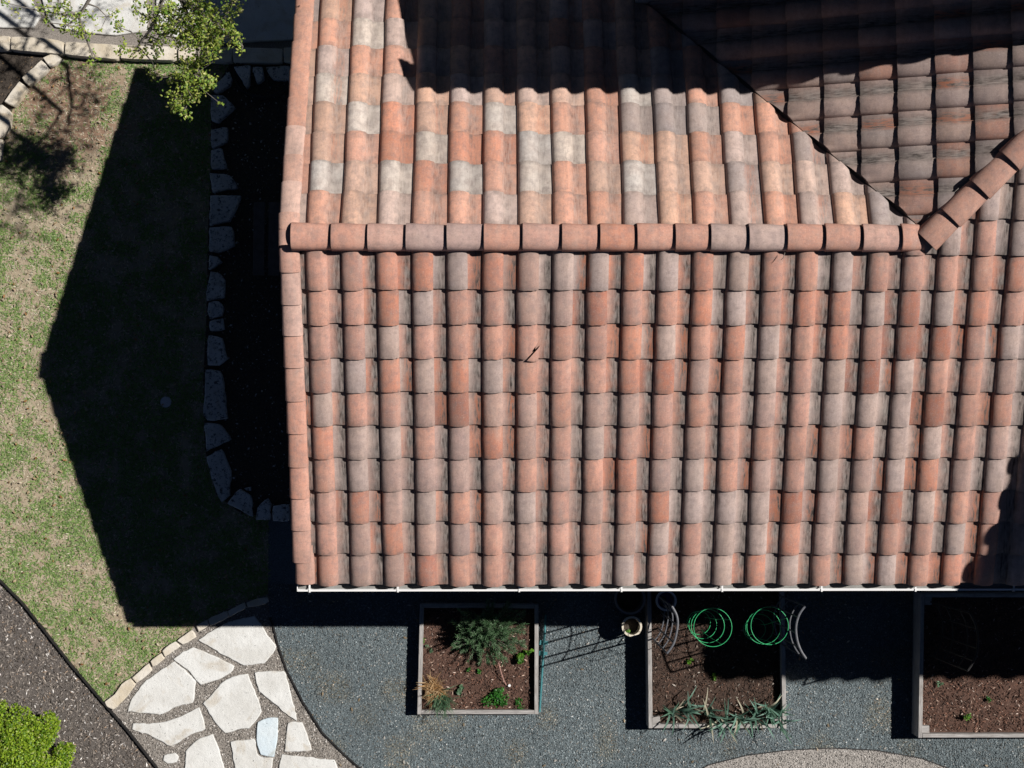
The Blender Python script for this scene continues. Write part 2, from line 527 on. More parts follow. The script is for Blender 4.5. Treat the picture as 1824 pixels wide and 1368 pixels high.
def place_tile(Mx, parent, color, cuts=(), mat=None):
    Mx = jit_frame(Mx)
    me = random.choice(TILES)
    pts = [Mx @ Vector((x, y, 0)) for x in (-.15, .195) for y in (0, .40)]
    use = []
    for p, nrm in cuts:
        s = [(q - Vector(p)).dot(Vector(nrm)) for q in pts]
        if min(s) > 0: return None
        if max(s) > 0: use.append((p, nrm))
    if use:
        me = cut_mesh(me, Mx, use)
        if me is None: return None
    o = link('roof_tile', me, None, parent)
    o.matrix_world = Mx
    if mat is not None:
        o.material_slots[0].link = 'OBJECT'; o.material_slots[0].material = mat
    jv = random.uniform(.86, 1.12); wv = random.uniform(-.04, .04); c = (color[0] * jv * (1 + wv), color[1] * jv, color[2] * jv * (1 - wv))
    o.color = (*c, 1)
    return o

def joined_tiles(name, frames, parent, color):
    V = []; Fq = []; n = 0
    base = [tile_shell(.1), tile_shell(.3)]
    for q, Mx in enumerate(frames):
        v, f = base[q % 2]
        V += [tuple(Mx @ Vector(p)) for p in v]; Fq += [tuple(i + n for i in t) for t in f]; n += len(v)
    me = bpy.data.meshes.new(name); me.from_pydata(V, [], Fq); me.update()
    o = link(name, me, M['cap'], parent); o.color = (*color, 1); o['kind'] = 'stuff'
    return o

house = tag(empty('house', (1.0, 0, 0)), 'stucco house under a weathered terracotta S-tile roof with white gutter', 'house')
def hpart(name, mb, mat, parent=None, smooth=False, angle=None):
    o = mb.build(name, mat, None, smooth, angle)
    return child_keep(o, parent or house)

# walls (under the eaves) and the two upper storeys whose eaves shade the roof
w = MB(); w.box((-1.50, -2.75, -.05), (7.4, 2.75, 2.66)); hpart('wall', w, M['stucco'])
w = MB()
for sx in (-1.50, -1.44):
    w.add([(sx, -2.75, 2.67), (sx, 2.75, 2.67), (sx, 0, 2.67 + 2.75 * K)], [(0, 1, 2)])
hpart('gable_wall', w, M['stucco'])
sof = MB(); sof.box((-1.93, -3.18, 2.44), (7.4, -2.752, 2.47)); hpart('soffit', sof, M['stucco'])
fas = MB(); fas.box((-1.93, -3.18, 2.474), (7.4, -3.155, 2.63)); hpart('fascia', fas, M['white'])

def deck(name, poly, zf):
    m = MB(); n = len(poly)
    top = [(x, y, zf(x, y) - .024) for x, y in poly]; bot = [(x, y, zf(x, y) - .09) for x, y in poly]
    m.add(top + bot, [tuple(range(n)), tuple(reversed(range(n, 2 * n)))] + [(i, i + n, (i + 1) % n + n, (i + 1) % n) for i in range(n)])
    o = hpart(name, m, M['deck']); return o
zS = lambda x, y: G + K * y
zN = lambda x, y: G - K * y
zW = lambda x, y: G + K * (x - XV)
south = deck('south_roof', [(-1.88, -3.17), (7.4, -3.17), (7.4, 3.53), (XV, 0), (-1.88, 0)], zS)
north = deck('north_roof', [(-1.88, .002), (XV - .004, .002), (.70, 3.166), (-1.88, 3.166)], zN)
west = deck('west_roof', [(XV + .004, .006), (7.394, 3.53), (.36, 3.53)], zW)

# colours read tile by tile from the photograph
PF = dict(p=lin(190, 143, 127), o=lin(192, 133, 112), g=lin(181, 160, 152), k=lin(177, 147, 137), r=lin(168, 112, 94))
GF = ["ppoogokggogogppgppppo",
      "ppogppkkrppogpoogrgop",
      "ppgppppppogpogpoprrpg",
      "pgogogppporkpgpgrgppk",
      "gppkrkkpkkpppkpgggrpp",
      "oggpkokpgppkpppkpggpk",
      "pgkkkkpkpokgpkpgkgokg",
      "pokgpkgpkpogggrkkrgpp",
      "pkokkpkppkgpggokkppgp",
      "pkkrpppkogpkgogpggpop"]
PB = dict(o=lin(218, 163, 140, .92), d=lin(214, 148, 122, .92), e=lin(220, 180, 158, .92), c=lin(214, 203, 193, .92),
          n=lin(210, 185, 174, .92), g=lin(178, 163, 158, .92))
GB = ["oenooneooneonone",
      "ceCdcocoeceegenn",
      "eodcddccoeeonogn",
      "ecdeoceoogggoooe",
      "ceneneneocgogeno",
      "nooneoenoegonoen",
      "ocneoneoneognoen",
      "enoeonenoeonenoe"]
for r in range(-9, 10):
    for i in range(0, 24):
        if r < 0 and XF + TW * i < XV - .3: continue
        ch = GF[r][i] if 0 <= r and i < 21 else random.choice('ppokgg')
        if r == 2 and i == 6: continue
        place_tile(fr_front(i, r), south, PF[ch], [((XV, -.012, 0), (-1, 1, 0))] if r < 0 else ())
for r in range(0, 8):
    for i in range(-1, 18):
        ch = (GB[r][i] if 0 <= i < 16 else random.choice('onegg')).lower()
        cuts = [((XV + .012, 0, 0), (1, 1, 0)), ((1.36, 2.425, 0), (0, 1, 0)) if XB + TW * i > 1.25 else ((0, 9, 0), (0, 1, 0))]
        if i == -1: cuts.append(((-1.80, 0, 0), (-1, 0, 0)))
        place_tile(fr_back(i, r), north, PB[ch], cuts, M['tile_n'])
PW = [lin(170, 148, 140), lin(156, 142, 137), lin(176, 152, 142), lin(168, 128, 114), lin(152, 136, 131)]
for m in range(-6, 10):
    for n in range(-1, 8):
        place_tile(fr_west(n, m), west, random.choice(PW), [((XV + .040, 0, 0), (-1, -1, 0)), ((XV, .012, 0), (1, -1, 0)), ((0, 2.42, 0), (0, 1, 0))])
# rows beyond the picture's edges, joined
joined_tiles('outer_tiles', [jit_frame(fr_front(i, r)) for r in range(0, 10) for i in range(24, 28)], south, lin(178, 138, 120))
joined_tiles('outer_tiles', [jit_frame(fr_back(i, r)) for r in range(8, 10) for i in range(0, 8)], north, lin(190, 150, 130))

# the tile with the cracked corner that has slipped
Mx = fr_front(6, 2)
def bis(me, p, nrm):
    bm = bmesh.new(); bm.from_mesh(me)
    bmesh.ops.bisect_plane(bm, geom=bm.verts[:] + bm.edges[:] + bm.faces[:], dist=1e-6, plane_co=p, plane_no=nrm, clear_outer=True)
    o = bpy.data.meshes.new('roof_tile'); bm.to_mesh(o); bm.free()
    if not o.materials: o.materials.append(M['tile'])
    return o
cp, cn = Vector((.080, 0, 0)), Vector((.15, -.11, 0)).normalized()
o = link('roof_tile', bis(TILES[0], cp, cn), None, south); o.matrix_world = Mx; o.color = (*PF['p'], 1)
tag(o, 'cracked pink tile with its lower corner broken loose')
o2 = link('broken_corner', bis(TILES[0], cp, -cn), None, south)
o2.matrix_world = Mx @ Matrix.Translation((.006, -.012, .004)) @ Matrix.Translation(cp) @ Matrix.Rotation(math.radians(-7), 4, 'Z') @ Matrix.Translation(-cp); o2.color = (*PF['p'], 1)
tag(o2, 'slipped corner broken off a roof tile')

# ridge, hip and rake tiles
def cap_mesh(half, high, L, drop=.016, lift=.034, leg=0.0, thick=.022, n=13):
    """half-round cap along +y, mouth (raised, thick edge) at y=0"""
    pr = []
    for i in range(n):
        a = math.pi * i / (n - 1)
        pr.append((-half * math.cos(a), high * math.sin(a) ** .8))
    if leg: pr = [(-half, -leg)] + pr
    v = []; f = []; q = len(pr)
    for y, sc, dz in ((.03, -thick, 0), (0, -thick, 0), (0, -.003, 0), (.006, 0, 0), (L * .5, 0, 0), (L, 0, 0)):
        l = lift * (1 - y / L)
        for x, z in pr:
            s = 1 + sc / half + (.10 * (1 - y / L))
            v.append((x * s, y, z * (s if z > 0 else 1) + l))
    for r in range(5):
        for i in range(q - 1):
            a = r * q + i; f.append((a, a + 1, a + 1 + q, a + q))
    me = bpy.data.meshes.new('cap_tile'); me.from_pydata(v, [], f)
    for p in me.polygons: p.use_smooth = True
    me.set_sharp_from_angle(angle=math.radians(48)); me.materials.append(M['cap']); me.update()
    return me
RJ = [-1.84, -1.48, -1.152, -.808, -.44, -.106, .243, .598, .942, 1.277, 1.622, 1.942, 2.287, 2.633, 2.979, 3.319, 3.671]
RCOL = "oonkkopodooggoononk"
RCP = dict(o=lin(196, 146, 128), p=lin(194, 151, 137), k=lin(180, 153, 146), n=lin(196, 157, 144), d=lin(198, 138, 115), g=lin(184, 161, 153))
capm = cap_mesh(.118, .088, .40)
rid = MB(); rid.box((-1.82, -.10, G - .012), (XV - .05, .055, G + .03)); ridge = hpart('ridge', rid, M['flash'])
for i, x in enumerate(RJ):
    me = capm
    if i == len(RJ) - 1: me = cap_mesh(.118, .088, .215)
    o = link('ridge_tile', me, None, ridge)
    o.matrix_world = frame((x, -.052 + random.uniform(-.004, .004), G + .006), (0, -1, 0), (1, 0, 0)) @ Matrix.Rotation(math.radians(random.gauss(0, .5)), 4, 'Z')
    o.color = (*[c * q_ for q_ in (random.uniform(.92, 1.08),) for c in RCP[RCOL[i]]], 1)
hd = Vector((1, 1, K)).normalized()
hipb = MB()
hb = Vector((XV, 0, G))
hs = Vector((1, -1, 0)).normalized() * .06
hipb.add([hb - hs, hb + hs, hb + hs + hd * 4.6, hb - hs + hd * 4.6] + [p + Vector((0, 0, .05)) for p in (hb - hs, hb + hs, hb + hs + hd * 4.6, hb - hs + hd * 4.6)],
         [(4, 5, 6, 7), (0, 1, 5, 4), (3, 2, 6, 7)])
hip = hpart('hip', hipb, M['flash'])
h0 = Vector((3.905, -.075, G + .02))
for i in range(8):
    L = .352
    o = link('hip_tile', capm, None, hip)
    o.matrix_world = frame(h0 + hd * (-.06 + L * i if i else .0), (1, -1, 0), hd) @ Matrix.Rotation(math.radians(random.gauss(0, .6)), 4, 'Z')
    o.color = (*[c * q_ for q_ in (random.uniform(.92, 1.06),) for c in lin(188, 143, 126)], 1)
rkm = cap_mesh(.088, .044, .40, lift=.020, leg=.12)
rks = cap_mesh(.090, .050, .31, lift=.020, leg=.12)
rfm = rkm
def mirror(me):
    m2 = me.copy()
    for v in m2.vertices: v.co.x = -v.co.x
    m2.flip_normals(); m2.update(); return m2
rbm = mirror(rkm); rbs = mirror(rks)
RFY = [-.341, -.625, -.899, -1.186, -1.491, -1.791, -2.104, -2.402, -2.711, -3.024, -3.235]
RBY = [.163, .471, .741, 1.039, 1.347, 1.654, 1.955, 2.267, 2.573, 2.88, 3.19, 3.27]
for y in RFY:
    o = link('rake_tile', rfm, None, south)
    o.matrix_world = frame((-1.872 + (.02 if y < -3.1 else 0), y, G + K * y + .016), (1, 0, 0), (0, 1, K)) @ Matrix.Rotation(math.radians(random.gauss(0, .6)), 4, 'Z')
    o.color = (*[c * q_ for q_ in (random.uniform(.92, 1.08),) for c in random.choice([lin(204, 157, 140), lin(202, 166, 153), lin(200, 147, 128)])], 1)
for y in RBY:
    o = link('rake_tile', rbs if y < .2 else rbm, None, north)
    o.matrix_world = frame((-1.872, y, G - K * y + (.034 if y < .2 else .016)), (-1, 0, 0), (0, -1, K * (.55 if y < .2 else 1))) @ Matrix.Rotation(math.radians(random.gauss(0, .6)), 4, 'Z')
    o.color = (*[c * q_ for q_ in (random.uniform(.92, 1.08),) for c in random.choice([lin(210, 166, 148, .92), lin(210, 176, 162, .92), lin(210, 156, 134, .92)])], 1)
bar = MB()
for s, yy in ((1, -3.2), (-1, 3.18)):
    bar.add([(-1.90, 0, G - .03), (-1.90, yy, G - .03 - K * abs(yy)), (-1.90, yy, G - .2 - K * abs(yy)), (-1.90, 0, G - .2),
             (-1.87, 0, G - .03), (-1.87, yy, G - .03 - K * abs(yy)), (-1.87, yy, G - .2 - K * abs(yy)), (-1.87, 0, G - .2)],
            [(0, 1, 2, 3), (7, 6, 5, 4), (0, 4, 5, 1), (3, 2, 6, 7), (1, 5, 6, 2)])
hpart('barge_board', bar, M['white'])
# valley flashing
vd = Vector((-1, 1, -K)).normalized(); v0 = Vector((XV, 0, G + .004))
vf = MB(); e1 = Vector((1, 0, K)).normalized() * .16; e2 = Vector((0, -1, K)).normalized() * .16
vf.add([v0, v0 + vd * 4.4, v0 + e1 + vd * 4.4, v0 + e1 + vd * .1, v0 + e2 + vd * 4.4, v0 + e2 + vd * .1], [(0, 1, 2, 3), (0, 5, 4, 1)])
hpart('valley_flashing', vf, M['flash'])

# gutter
gp = [(-3.186, 2.628), (-3.186, 2.535), (-3.275, 2.530), (-3.306, 2.560), (-3.308, 2.590), (-3.330, 2.604), (-3.330, 2.628), (-3.315, 2.630), (-3.314, 2.620)]
gm = MB(); n = len(gp); x0, x1 = -1.94, 7.4
inner = [(y + (.004 if 3 <= i else 0) + (-.0 if i > 2 else (.0)), z + .004) for i, (y, z) in enumerate(gp)]
vs = [(x0, y, z) for y, z in gp] + [(x1, y, z) for y, z in gp]
gm.add(vs, [(i, i + 1, i + 1 + n, i + n) for i in range(n - 1)])
gut = hpart('gutter', gm, M['white'], None, False)
so = gut.modifiers.new('sheet', 'SOLIDIFY'); so.thickness = .004; so.offset = 0
e = MB(); pts = gp[:7]
e.add([(x0 - .004, y, z) for y, z in pts] + [(x0 + .004, y, z) for y, z in pts],
      [tuple(range(7)), tuple(reversed(range(7, 14)))] + [(i, (i + 1) % 7, (i + 1) % 7 + 7, i + 7) for i in range(7)])
child = e.build('end_cap', M['white']); child_keep(child, gut); child.matrix_parent_inverse = gut.matrix_world.inverted() if False else Matrix.Identity(4)
child.parent = house; child.matrix_parent_inverse = Matrix.Translation(house.location).inverted()
for gx in (-1.819, -.956, .233, 1.237, 2.226, 3.205, 4.131, 5.102, 6.1):
    b = MB(); b.box((gx - .008, -3.336, 2.634), (gx + .008, -3.19, 2.639)); b.box((gx - .008, -3.340, 2.606), (gx + .008, -3.3365, 2.639))
    hpart('gutter_bracket', b, M['white'])

sl = MB(); sl.box((x0 + .012, -3.306, 2.545), (x1, -3.192, 2.604)); hpart('gutter_silt', sl, m_noise('grey_silt', (.20, .20, .19), (.30, .295, .28), 12, .95))
# upper storeys
def upper(x0, y0, x1, y1, z, wx0, wy0, wz, side=True):
    w = MB(); w.box((wx0, wy0, wz), (x1 - .45, y1 - .45, z - .05)); hpart('upper_wall', w, M['stucco'])
    s = MB(); s.box((x0 + .05, y0 + .05, z - .12), (x1 - .05, y1 - .05, z - .05)); hpart('upper_soffit', s, M['white'])
    cx0, cy0 = x0 + .06, y0 + .06; cx1, cy1 = x1 - .06, y1 - .06
    h = min(cx1 - cx0, cy1 - cy0) / 2
    r = MB()
    if cx1 - cx0 > cy1 - cy0: ra, rb = (cx0 + h, cy0 + h), (cx1 - h, cy0 + h)
    else: ra, rb = (cx0 + h, cy0 + h), (cx0 + h, cy1 - h)
    zt = z + h * K
    vs = [(cx0, cy0, z), (cx1, cy0, z), (cx1, cy1, z), (cx0, cy1, z), (ra[0], ra[1], zt), (rb[0], rb[1], zt)]
    if cx1 - cx0 > cy1 - cy0: fs = [(0, 1, 5, 4), (1, 2, 5), (2, 3, 4, 5), (3, 0, 4)]
    else: fs = [(0, 1, 4), (1, 2, 5, 4), (2, 3, 5), (3, 0, 4, 5)]
    r.add(vs, fs + [(3, 2, 1, 0)])
    o = hpart('upper_roof', r, M['deck'])
    fr = []
    nx = int((x1 - x0) / TW) - 1; ny = int((y1 - y0) / TW) - 1
    for q in range(4):
        d = STEP * q
        for i in range(q, nx - q):
            fr.append(frame((x0 + .16 + TW * i, y0 + d, z + K * d), (1, 0, 0), (0, 1, K)))
        for i in range(q, ny - q if side else q):
            fr.append(frame((x0 + d, y0 + .22 + TW * i, z + K * d), (0, -1, 0), (1, 0, K)))
    joined_tiles('upper_tiles', fr, o, lin(178, 138, 120))
ZU = 5.4
upper(.975, 1.935, 7.3, 7.4, ZU - .03, 1.37, 2.43, 2.9, False)
upper(6.95, -3.28, 12.5, 7.6, ZU - .03, 7.45, -2.85, -.05)

# ------------------------------------------------------------------ the ground
g = MB(); g.add([(-150, -150, -.03), (150, -150, -.03), (150, 150, -.03), (-150, 150, -.03)], [(0, 1, 2, 3)])
tag(g.build('ground', M['ground']), 'bare brown earth around the house', 'ground', kind='structure')

def sheet(name, poly, z, mat, label, cat):
    m = MB(); m.add([(p[0], p[1], z) for p in poly], [tuple(range(len(poly)))])
    o = m.build(name, mat)
    me = o.data
    if me.polygons[0].normal.z < 0: me.flip_normals()
    return tag(o, label, cat, kind='structure')

# traced outlines (photograph pixels)
edge_l = [(-40, 995), (0, 1032), (40, 1072), (80, 1122), (130, 1186), (185, 1250), (230, 1302), (285, 1372), (330, 1425)]
edge_r = [(481, 1100), (488, 1118), (496, 1150), (512, 1195), (540, 1250), (575, 1305), (615, 1345), (650, 1375), (705, 1420)]
lawn_px = [(-60, 300), (-60, 980)] + edge_l[:6] + [(190, 1255), (235, 1210), (290, 1165), (350, 1120), (410, 1085), (478, 1062), (478, 920), (430, 915), (385, 880), (365, 800), (362, 680),
           (368, 560), (370, 430), (375, 300), (376, 170), (410, 116), (330, 108), (115, 94), (95, 118), (45, 160), (20, 200), (5, 260)]
lawn = Wp(lawn_px); lawn_o = sheet('lawn', lawn, 0.0, M['lawn_soil'], 'patchy lawn of green and straw grass beside the house', 'lawn')
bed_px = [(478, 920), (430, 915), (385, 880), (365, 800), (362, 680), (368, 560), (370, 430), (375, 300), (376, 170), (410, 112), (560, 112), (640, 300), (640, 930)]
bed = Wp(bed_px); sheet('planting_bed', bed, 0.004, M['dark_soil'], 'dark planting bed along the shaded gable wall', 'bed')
mul_px = edge_l + [(330, 1500), (-80, 1500), (-80, 990)]
mul = Wp(mul_px); sheet('mulch_bed', mul, 0.002, M['mulch'], 'grey mulch bed in the corner beyond the black edging', 'bed')
path_px = [(185, 1250), (235, 1205), (290, 1160), (350, 1115), (410, 1080), (478, 1058)] + edge_r + [(700, 1460), (360, 1460), (330, 1425), (285, 1372), (230, 1302)]
path = Wp(path_px); path_o = sheet('path', path, 0.004, M['path'], 'brown gravel path set with cream flagstones', 'path')
pale_px = [(1230, 1380), (1262, 1362), (1330, 1345), (1400, 1336), (1480, 1332), (1560, 1336), (1640, 1350), (1700, 1372), (1760, 1400), (1760, 1460), (1200, 1460)]
pale = Wp(pale_px)
grav_px = [(478, 920)] + [(478, 1062)] + edge_r + [(705, 1470), (1950, 1470), (1950, 900), (640, 900)]
grav = Wp(grav_px); sheet('gravel_yard', grav, 0.0025, M['gravel'], 'dark blue-grey gravel yard around the raised beds', 'gravel')
sheet('pale_gravel_path', pale, 0.0075, M['pale'], 'pale gravel strip curving in at the bottom edge', 'path')
pat_px = [(-80, -120), (620, -120), (620, 112), (410, 112), (330, 106), (115, 92), (-60, 80)]
pat = Wp(pat_px); patio_o = sheet('patio', pat, 0.001, M['path'], 'patio of large pale slabs above the stone curb', 'patio')
cor_px = [(-60, 82), (115, 92), (95, 118), (45, 160), (20, 200), (5, 260), (-60, 320)]
cor = Wp(cor_px); sheet('tree_bed', cor, 0.003, M['dark_soil'], 'dark soil bed in the corner left of the curved stones', 'bed')

# ------------------------------------------------------------------ stones
def stone(name, px, z0, h, mat, parent=None, inset=.010, rough=.004, seg=.06):
    P = Wp(px, z0 + h)
    area = sum(P[i].x * P[(i + 1) % len(P)].y - P[(i + 1) % len(P)].x * P[i].y for i in range(len(P)))
    if area < 0: P.reverse()
    ring = []
    for i, p in enumerate(P):
        q = P[(i + 1) % len(P)]; L = (q - p).length; k = max(1, int(L / seg))
        for j in range(k):
            t = j / k; a = p.lerp(q, t)
            ring.append(Vector((a.x + random.uniform(-1, 1) * rough, a.y + random.uniform(-1, 1) * rough, 0)))
    # round the corners a little
    R2 = [(ring[i - 1] * .07 + ring[i] * .86 + ring[(i + 1) % len(ring)] * .07) for i in range(len(ring))]
    c = sum(R2, Vector()) / len(R2); n = len(R2)
    m = MB(); top = z0 + h
    def ringat(f, z, j=0):
        return [(p + (c - p).normalized() * min(f, .45 * (c - p).length)).to_tuple()[:2] + (z + random.uniform(-j, j),) for p in R2]
    m.add(ringat(0, z0 - .02), []); m.add(ringat(0, top - .6 * inset), []); m.add(ringat(.35 * inset, top - .2 * inset), []); m.add(ringat(inset, top, .001), [])
    for r in range(3):
        for i in range(n):
            j = (i + 1) % n; m.f.append((r * n + i, r * n + j, (r + 1) * n + j, (r + 1) * n + i))
    m.f.append(tuple(3 * n + i for i in range(n)))
    o = m.build(name, mat)
    for p in o.data.polygons[:-1]: p.use_smooth = True
    if parent is not None:
        o.parent = parent
        o.matrix_parent_inverse = Matrix.Translation(parent.location).inverted()
    return o

Z4 = (0, 963, 3.378); Z5 = (480, 963, 3.378); Z1 = (0, 0, 3.378); Z2 = (0, 380, 3.378); Z3 = (0, 780, 3.378)
flags = [
    (Z4, [(1190, 600), (1250, 560), (1350, 500), (1440, 470), (1530, 453), (1560, 490), (1610, 570), (1663, 640), (1640, 680), (1590, 740), (1470, 752), (1400, 720), (1300, 665)]),
    (Z4, [(1040, 712), (1100, 670), (1165, 643), (1280, 690), (1410, 755), (1400, 785), (1330, 830), (1210, 870), (1180, 840), (1140, 790)]),
    (Z4, [(1045, 725), (1110, 775), (1178, 850), (1165, 975), (1080, 995), (1000, 1030), (960, 1048), (860, 1040), (768, 1028), (780, 970), (830, 900), (880, 840)]),
    (Z4, [(1490, 800), (1515, 860), (1545, 940), (1578, 1030), (1545, 1080), (1500, 1130), (1430, 1135), (1352, 1163), (1300, 1100), (1220, 980), (1280, 920), (1340, 845), (1400, 815)]),
    (Z4, [(1527, 792), (1600, 785), (1712, 786), (1730, 850), (1765, 980), (1788, 1088), (1740, 1060), (1660, 990), (1555, 905)]),
    (Z4, [(795, 1095), (880, 1103), (985, 1095), (1090, 1055), (1200, 1000), (1222, 1080), (1238, 1135), (1150, 1170), (1080, 1210), (1028, 1240), (950, 1200), (870, 1160), (790, 1135)]),
    (Z4, [(1280, 1160), (1310, 1240), (1350, 1368), (1365, 1460), (1110, 1460), (1115, 1270), (1180, 1200)]),
    (Z4, [(1385, 1210), (1480, 1200), (1532, 1188), (1548, 1290), (1560, 1300), (1645, 1310), (1630, 1400), (1610, 1500), (1430, 1500), (1400, 1300)]),
    (Z5, [(108, 1092), (200, 1092), (225, 1160), (258, 1262), (180, 1270), (90, 1273), (95, 1220), (100, 1150)]),
    (Z5, [(75, 1285), (200, 1300), (395, 1322), (420, 1400), (430, 1470), (50, 1470), (55, 1360)]),
    (Z4, [(985, 1290), (1060, 1275), (1075, 1300), (1065, 1335), (1010, 1345), (975, 1325)]),
]
flag_w = []
for zz, px in flags:
    p = zm(px, *zz); stone('flagstone', p, .004, .022, M['stone'], path_o, .012, .007, .04); flag_w.append(Wp(p, .026))
p = zm([(1550, 1090), (1610, 1065), (1673, 1068), (1668, 1200), (1650, 1303), (1566, 1292), (1540, 1200)], *Z4)
o = stone('flagstone', p, .004, .028, M['stone_blue'], path_o, .010, .005); o['label'] = 'pale blue-white flagstone among the cream ones'; flag_w.append(Wp(p, .03))

ed = tag(empty('stone_edging', W(330, 1130)), 'curved row of thin cream edging stones between lawn and path', 'edging')
edge_w = []
for px in ([(1480, 375), (1540, 350), (1612, 340), (1618, 372), (1560, 392), (1490, 405)], [(1368, 425), (1470, 372), (1485, 405), (1380, 460)],
           [(1250, 470), (1365, 420), (1380, 462), (1265, 517)], [(1178, 515), (1248, 472), (1258, 515), (1195, 555)], [(1060, 603), (1155, 533), (1180, 580), (1100, 630)],
           [(970, 662), (1055, 603), (1085, 635), (990, 705)], [(900, 725), (970, 675), (993, 712), (920, 765)], [(790, 825), (895, 737), (915, 780), (822, 862)],
           [(625, 970), (690, 925), (730, 860), (785, 827), (818, 865), (760, 940), (685, 1020), (640, 1000)]):
    p = zm(px, *Z4); stone('stone', p, .0, .05, M['stone_edge'], ed, .010, .004, .05); edge_w.append(Wp(p, .05))

be = tag(empty('bed_edging', W(395, 500)), 'row of rough grey stones edging the shaded bed under the gable', 'edging')
for zz, lst in ((Z1, [[(1285, 555), (1300, 500), (1380, 425), (1395, 470), (1380, 510), (1310, 560)], [(1400, 400), (1440, 395), (1505, 392), (1500, 500), (1480, 530), (1455, 480)],
                      [(1515, 400), (1575, 400), (1588, 470), (1540, 500)], [(1592, 400), (1745, 395), (1750, 490), (1640, 480)], [(1270, 565), (1340, 570), (1415, 640), (1310, 735), (1265, 720)],
                      [(1265, 775), (1370, 765), (1365, 855), (1275, 890)], [(1265, 900), (1330, 890), (1365, 1010), (1270, 1020)], [(1260, 1040), (1380, 1050), (1435, 1130), (1340, 1145), (1275, 1160)],
                      [(1265, 1175), (1450, 1175), (1400, 1290), (1380, 1330), (1260, 1355)]]),
                (Z2, [[(1258, 80), (1395, 80), (1408, 190), (1310, 235), (1255, 225)], [(1260, 250), (1310, 255), (1338, 290), (1255, 338)], [(1265, 350), (1325, 360), (1350, 400), (1345, 505), (1240, 528), (1238, 470)],
                      [(1255, 532), (1315, 527), (1350, 570), (1330, 615), (1265, 635), (1242, 590)], [(1258, 650), (1340, 630), (1355, 700), (1262, 708)], [(1250, 730), (1335, 745), (1345, 820), (1370, 870), (1310, 915), (1250, 915), (1245, 820)],
                      [(1235, 940), (1325, 945), (1345, 1010), (1368, 1240), (1250, 1250), (1222, 1200), (1230, 1050)], [(1225, 1260), (1335, 1272), (1393, 1360), (1240, 1430)]]),
                (Z3, [[(1240, 110), (1330, 65), (1388, 200), (1380, 350), (1330, 388), (1290, 300)], [(1360, 395), (1440, 305), (1510, 345), (1520, 478)], [(1540, 495), (1545, 420), (1610, 360), (1630, 400), (1625, 497)],
                      [(1640, 410), (1735, 395), (1735, 505), (1640, 500)], [(1465, 300), (1508, 288), (1512, 320), (1480, 318)]])):
    for px in lst: stone('stone', zm(px, *zz), .0, .06 + random.uniform(0, .05), M['stone_gray'], be, .018, .008, .05)

cu = tag(empty('stone_curb', W(250, 90)), 'straight curb of long pale stone blocks below the patio', 'curb')
for px in ([(-150, 205), (60, 215), (55, 298), (-150, 290)], [(65, 218), (240, 225), (340, 240), (385, 247), (380, 325), (60, 298)], [(392, 248), (715, 270), (715, 358), (385, 328)],
           [(725, 272), (1060, 280), (1062, 362), (722, 352)], [(1070, 280), (1395, 285), (1395, 372), (1070, 362)], [(1400, 285), (1698, 290), (1698, 375), (1400, 372)], [(1705, 283), (2000, 285), (2000, 380), (1705, 372)]):
    stone('block', zm(px, *Z1), .0, .12, M['stone_edge'], cu, .010, .003, .08)

cv = tag(empty('curved_edging', W(40, 180)), 'curved row of tan stone blocks round the corner tree bed', 'edging')
for px in ([(250, 345), (325, 315), (375, 350), (300, 405)], [(125, 470), (250, 357), (295, 408), (172, 520)], [(115, 485), (168, 530), (80, 640), (20, 615)], [(-60, 640), (15, 625), (70, 680), (55, 770), (10, 830), (-60, 830)],
           [(-80, 840), (15, 835), (0, 960), (-80, 1000)]):
    stone('block', zm(px, *Z1), .0, .09, M['stone_edge'], cv, .012, .006, .06)

for px in ([(-150, -200), (150, -200), (180, -20), (245, 100), (205, 165), (-150, 165)], [(200, -200), (860, -200), (890, 185), (700, 212), (480, 190), (330, 165), (280, 110)],
           [(930, -200), (2000, -200), (2000, 225), (1300, 262), (945, 205)]):
    stone('slab', zm(px, *Z1), .004, .03, M['stone'], patio_o, .012, .004, .12)

# black steel edging strips
def strip(px, h, label, th=.008):
    pts = Wp(px, 0); m = MB(); n = len(pts)
    vs = []
    for i, p in enumerate(pts):
        t = (pts[min(i + 1, n - 1)] - pts[max(i - 1, 0)]).normalized(); s = Vector((-t.y, t.x, 0)) * th
        vs += [p + s + Vector((0, 0, -.02)), p + s + Vector((0, 0, h)), p - s + Vector((0, 0, h)), p - s + Vector((0, 0, -.02))]
    fs = []
    for i in range(n - 1):
        for j in range(3): fs.append((4 * i + j, 4 * i + 4 + j, 4 * i + 5 + j, 4 * i + 1 + j))
    m.add(vs, fs)
    return tag(m.build('metal_edging', M['edging']), label, 'edging')
strip(edge_l, .05, 'straight black steel edging between lawn and mulch bed', .009)
strip(edge_r, .03, 'curved black steel edging between flagstone path and gravel')
strip(pale_px[:9], .02, 'thin dark edging round the pale gravel strip', .005)

# ------------------------------------------------------------------ raised beds
def plank(m, a, b, z0, z1, th, inner):
    """board from a to b, thickness th towards inner"""
    a = Vector((a[0], a[1], 0)); b = Vector((b[0], b[1], 0)); t = (b - a).normalized(); n = Vector((-t.y, t.x, 0))
    if n.dot(Vector((inner[0], inner[1], 0)) - a) < 0: n = -n
    vs = []
    for z in (z0, z1):
        for p in (a, b, b + n * th, a + n * th): vs.append((p.x, p.y, z))
    m.add(vs, [(3, 2, 1, 0), (4, 5, 6, 7), (0, 1, 5, 4), (1, 2, 6, 5), (2, 3, 7, 6), (3, 0, 4, 7)])

def bevel(o, w=.004):
    b = o.modifiers.new('worn edge', 'BEVEL'); b.width = w; b.segments = 2; return o

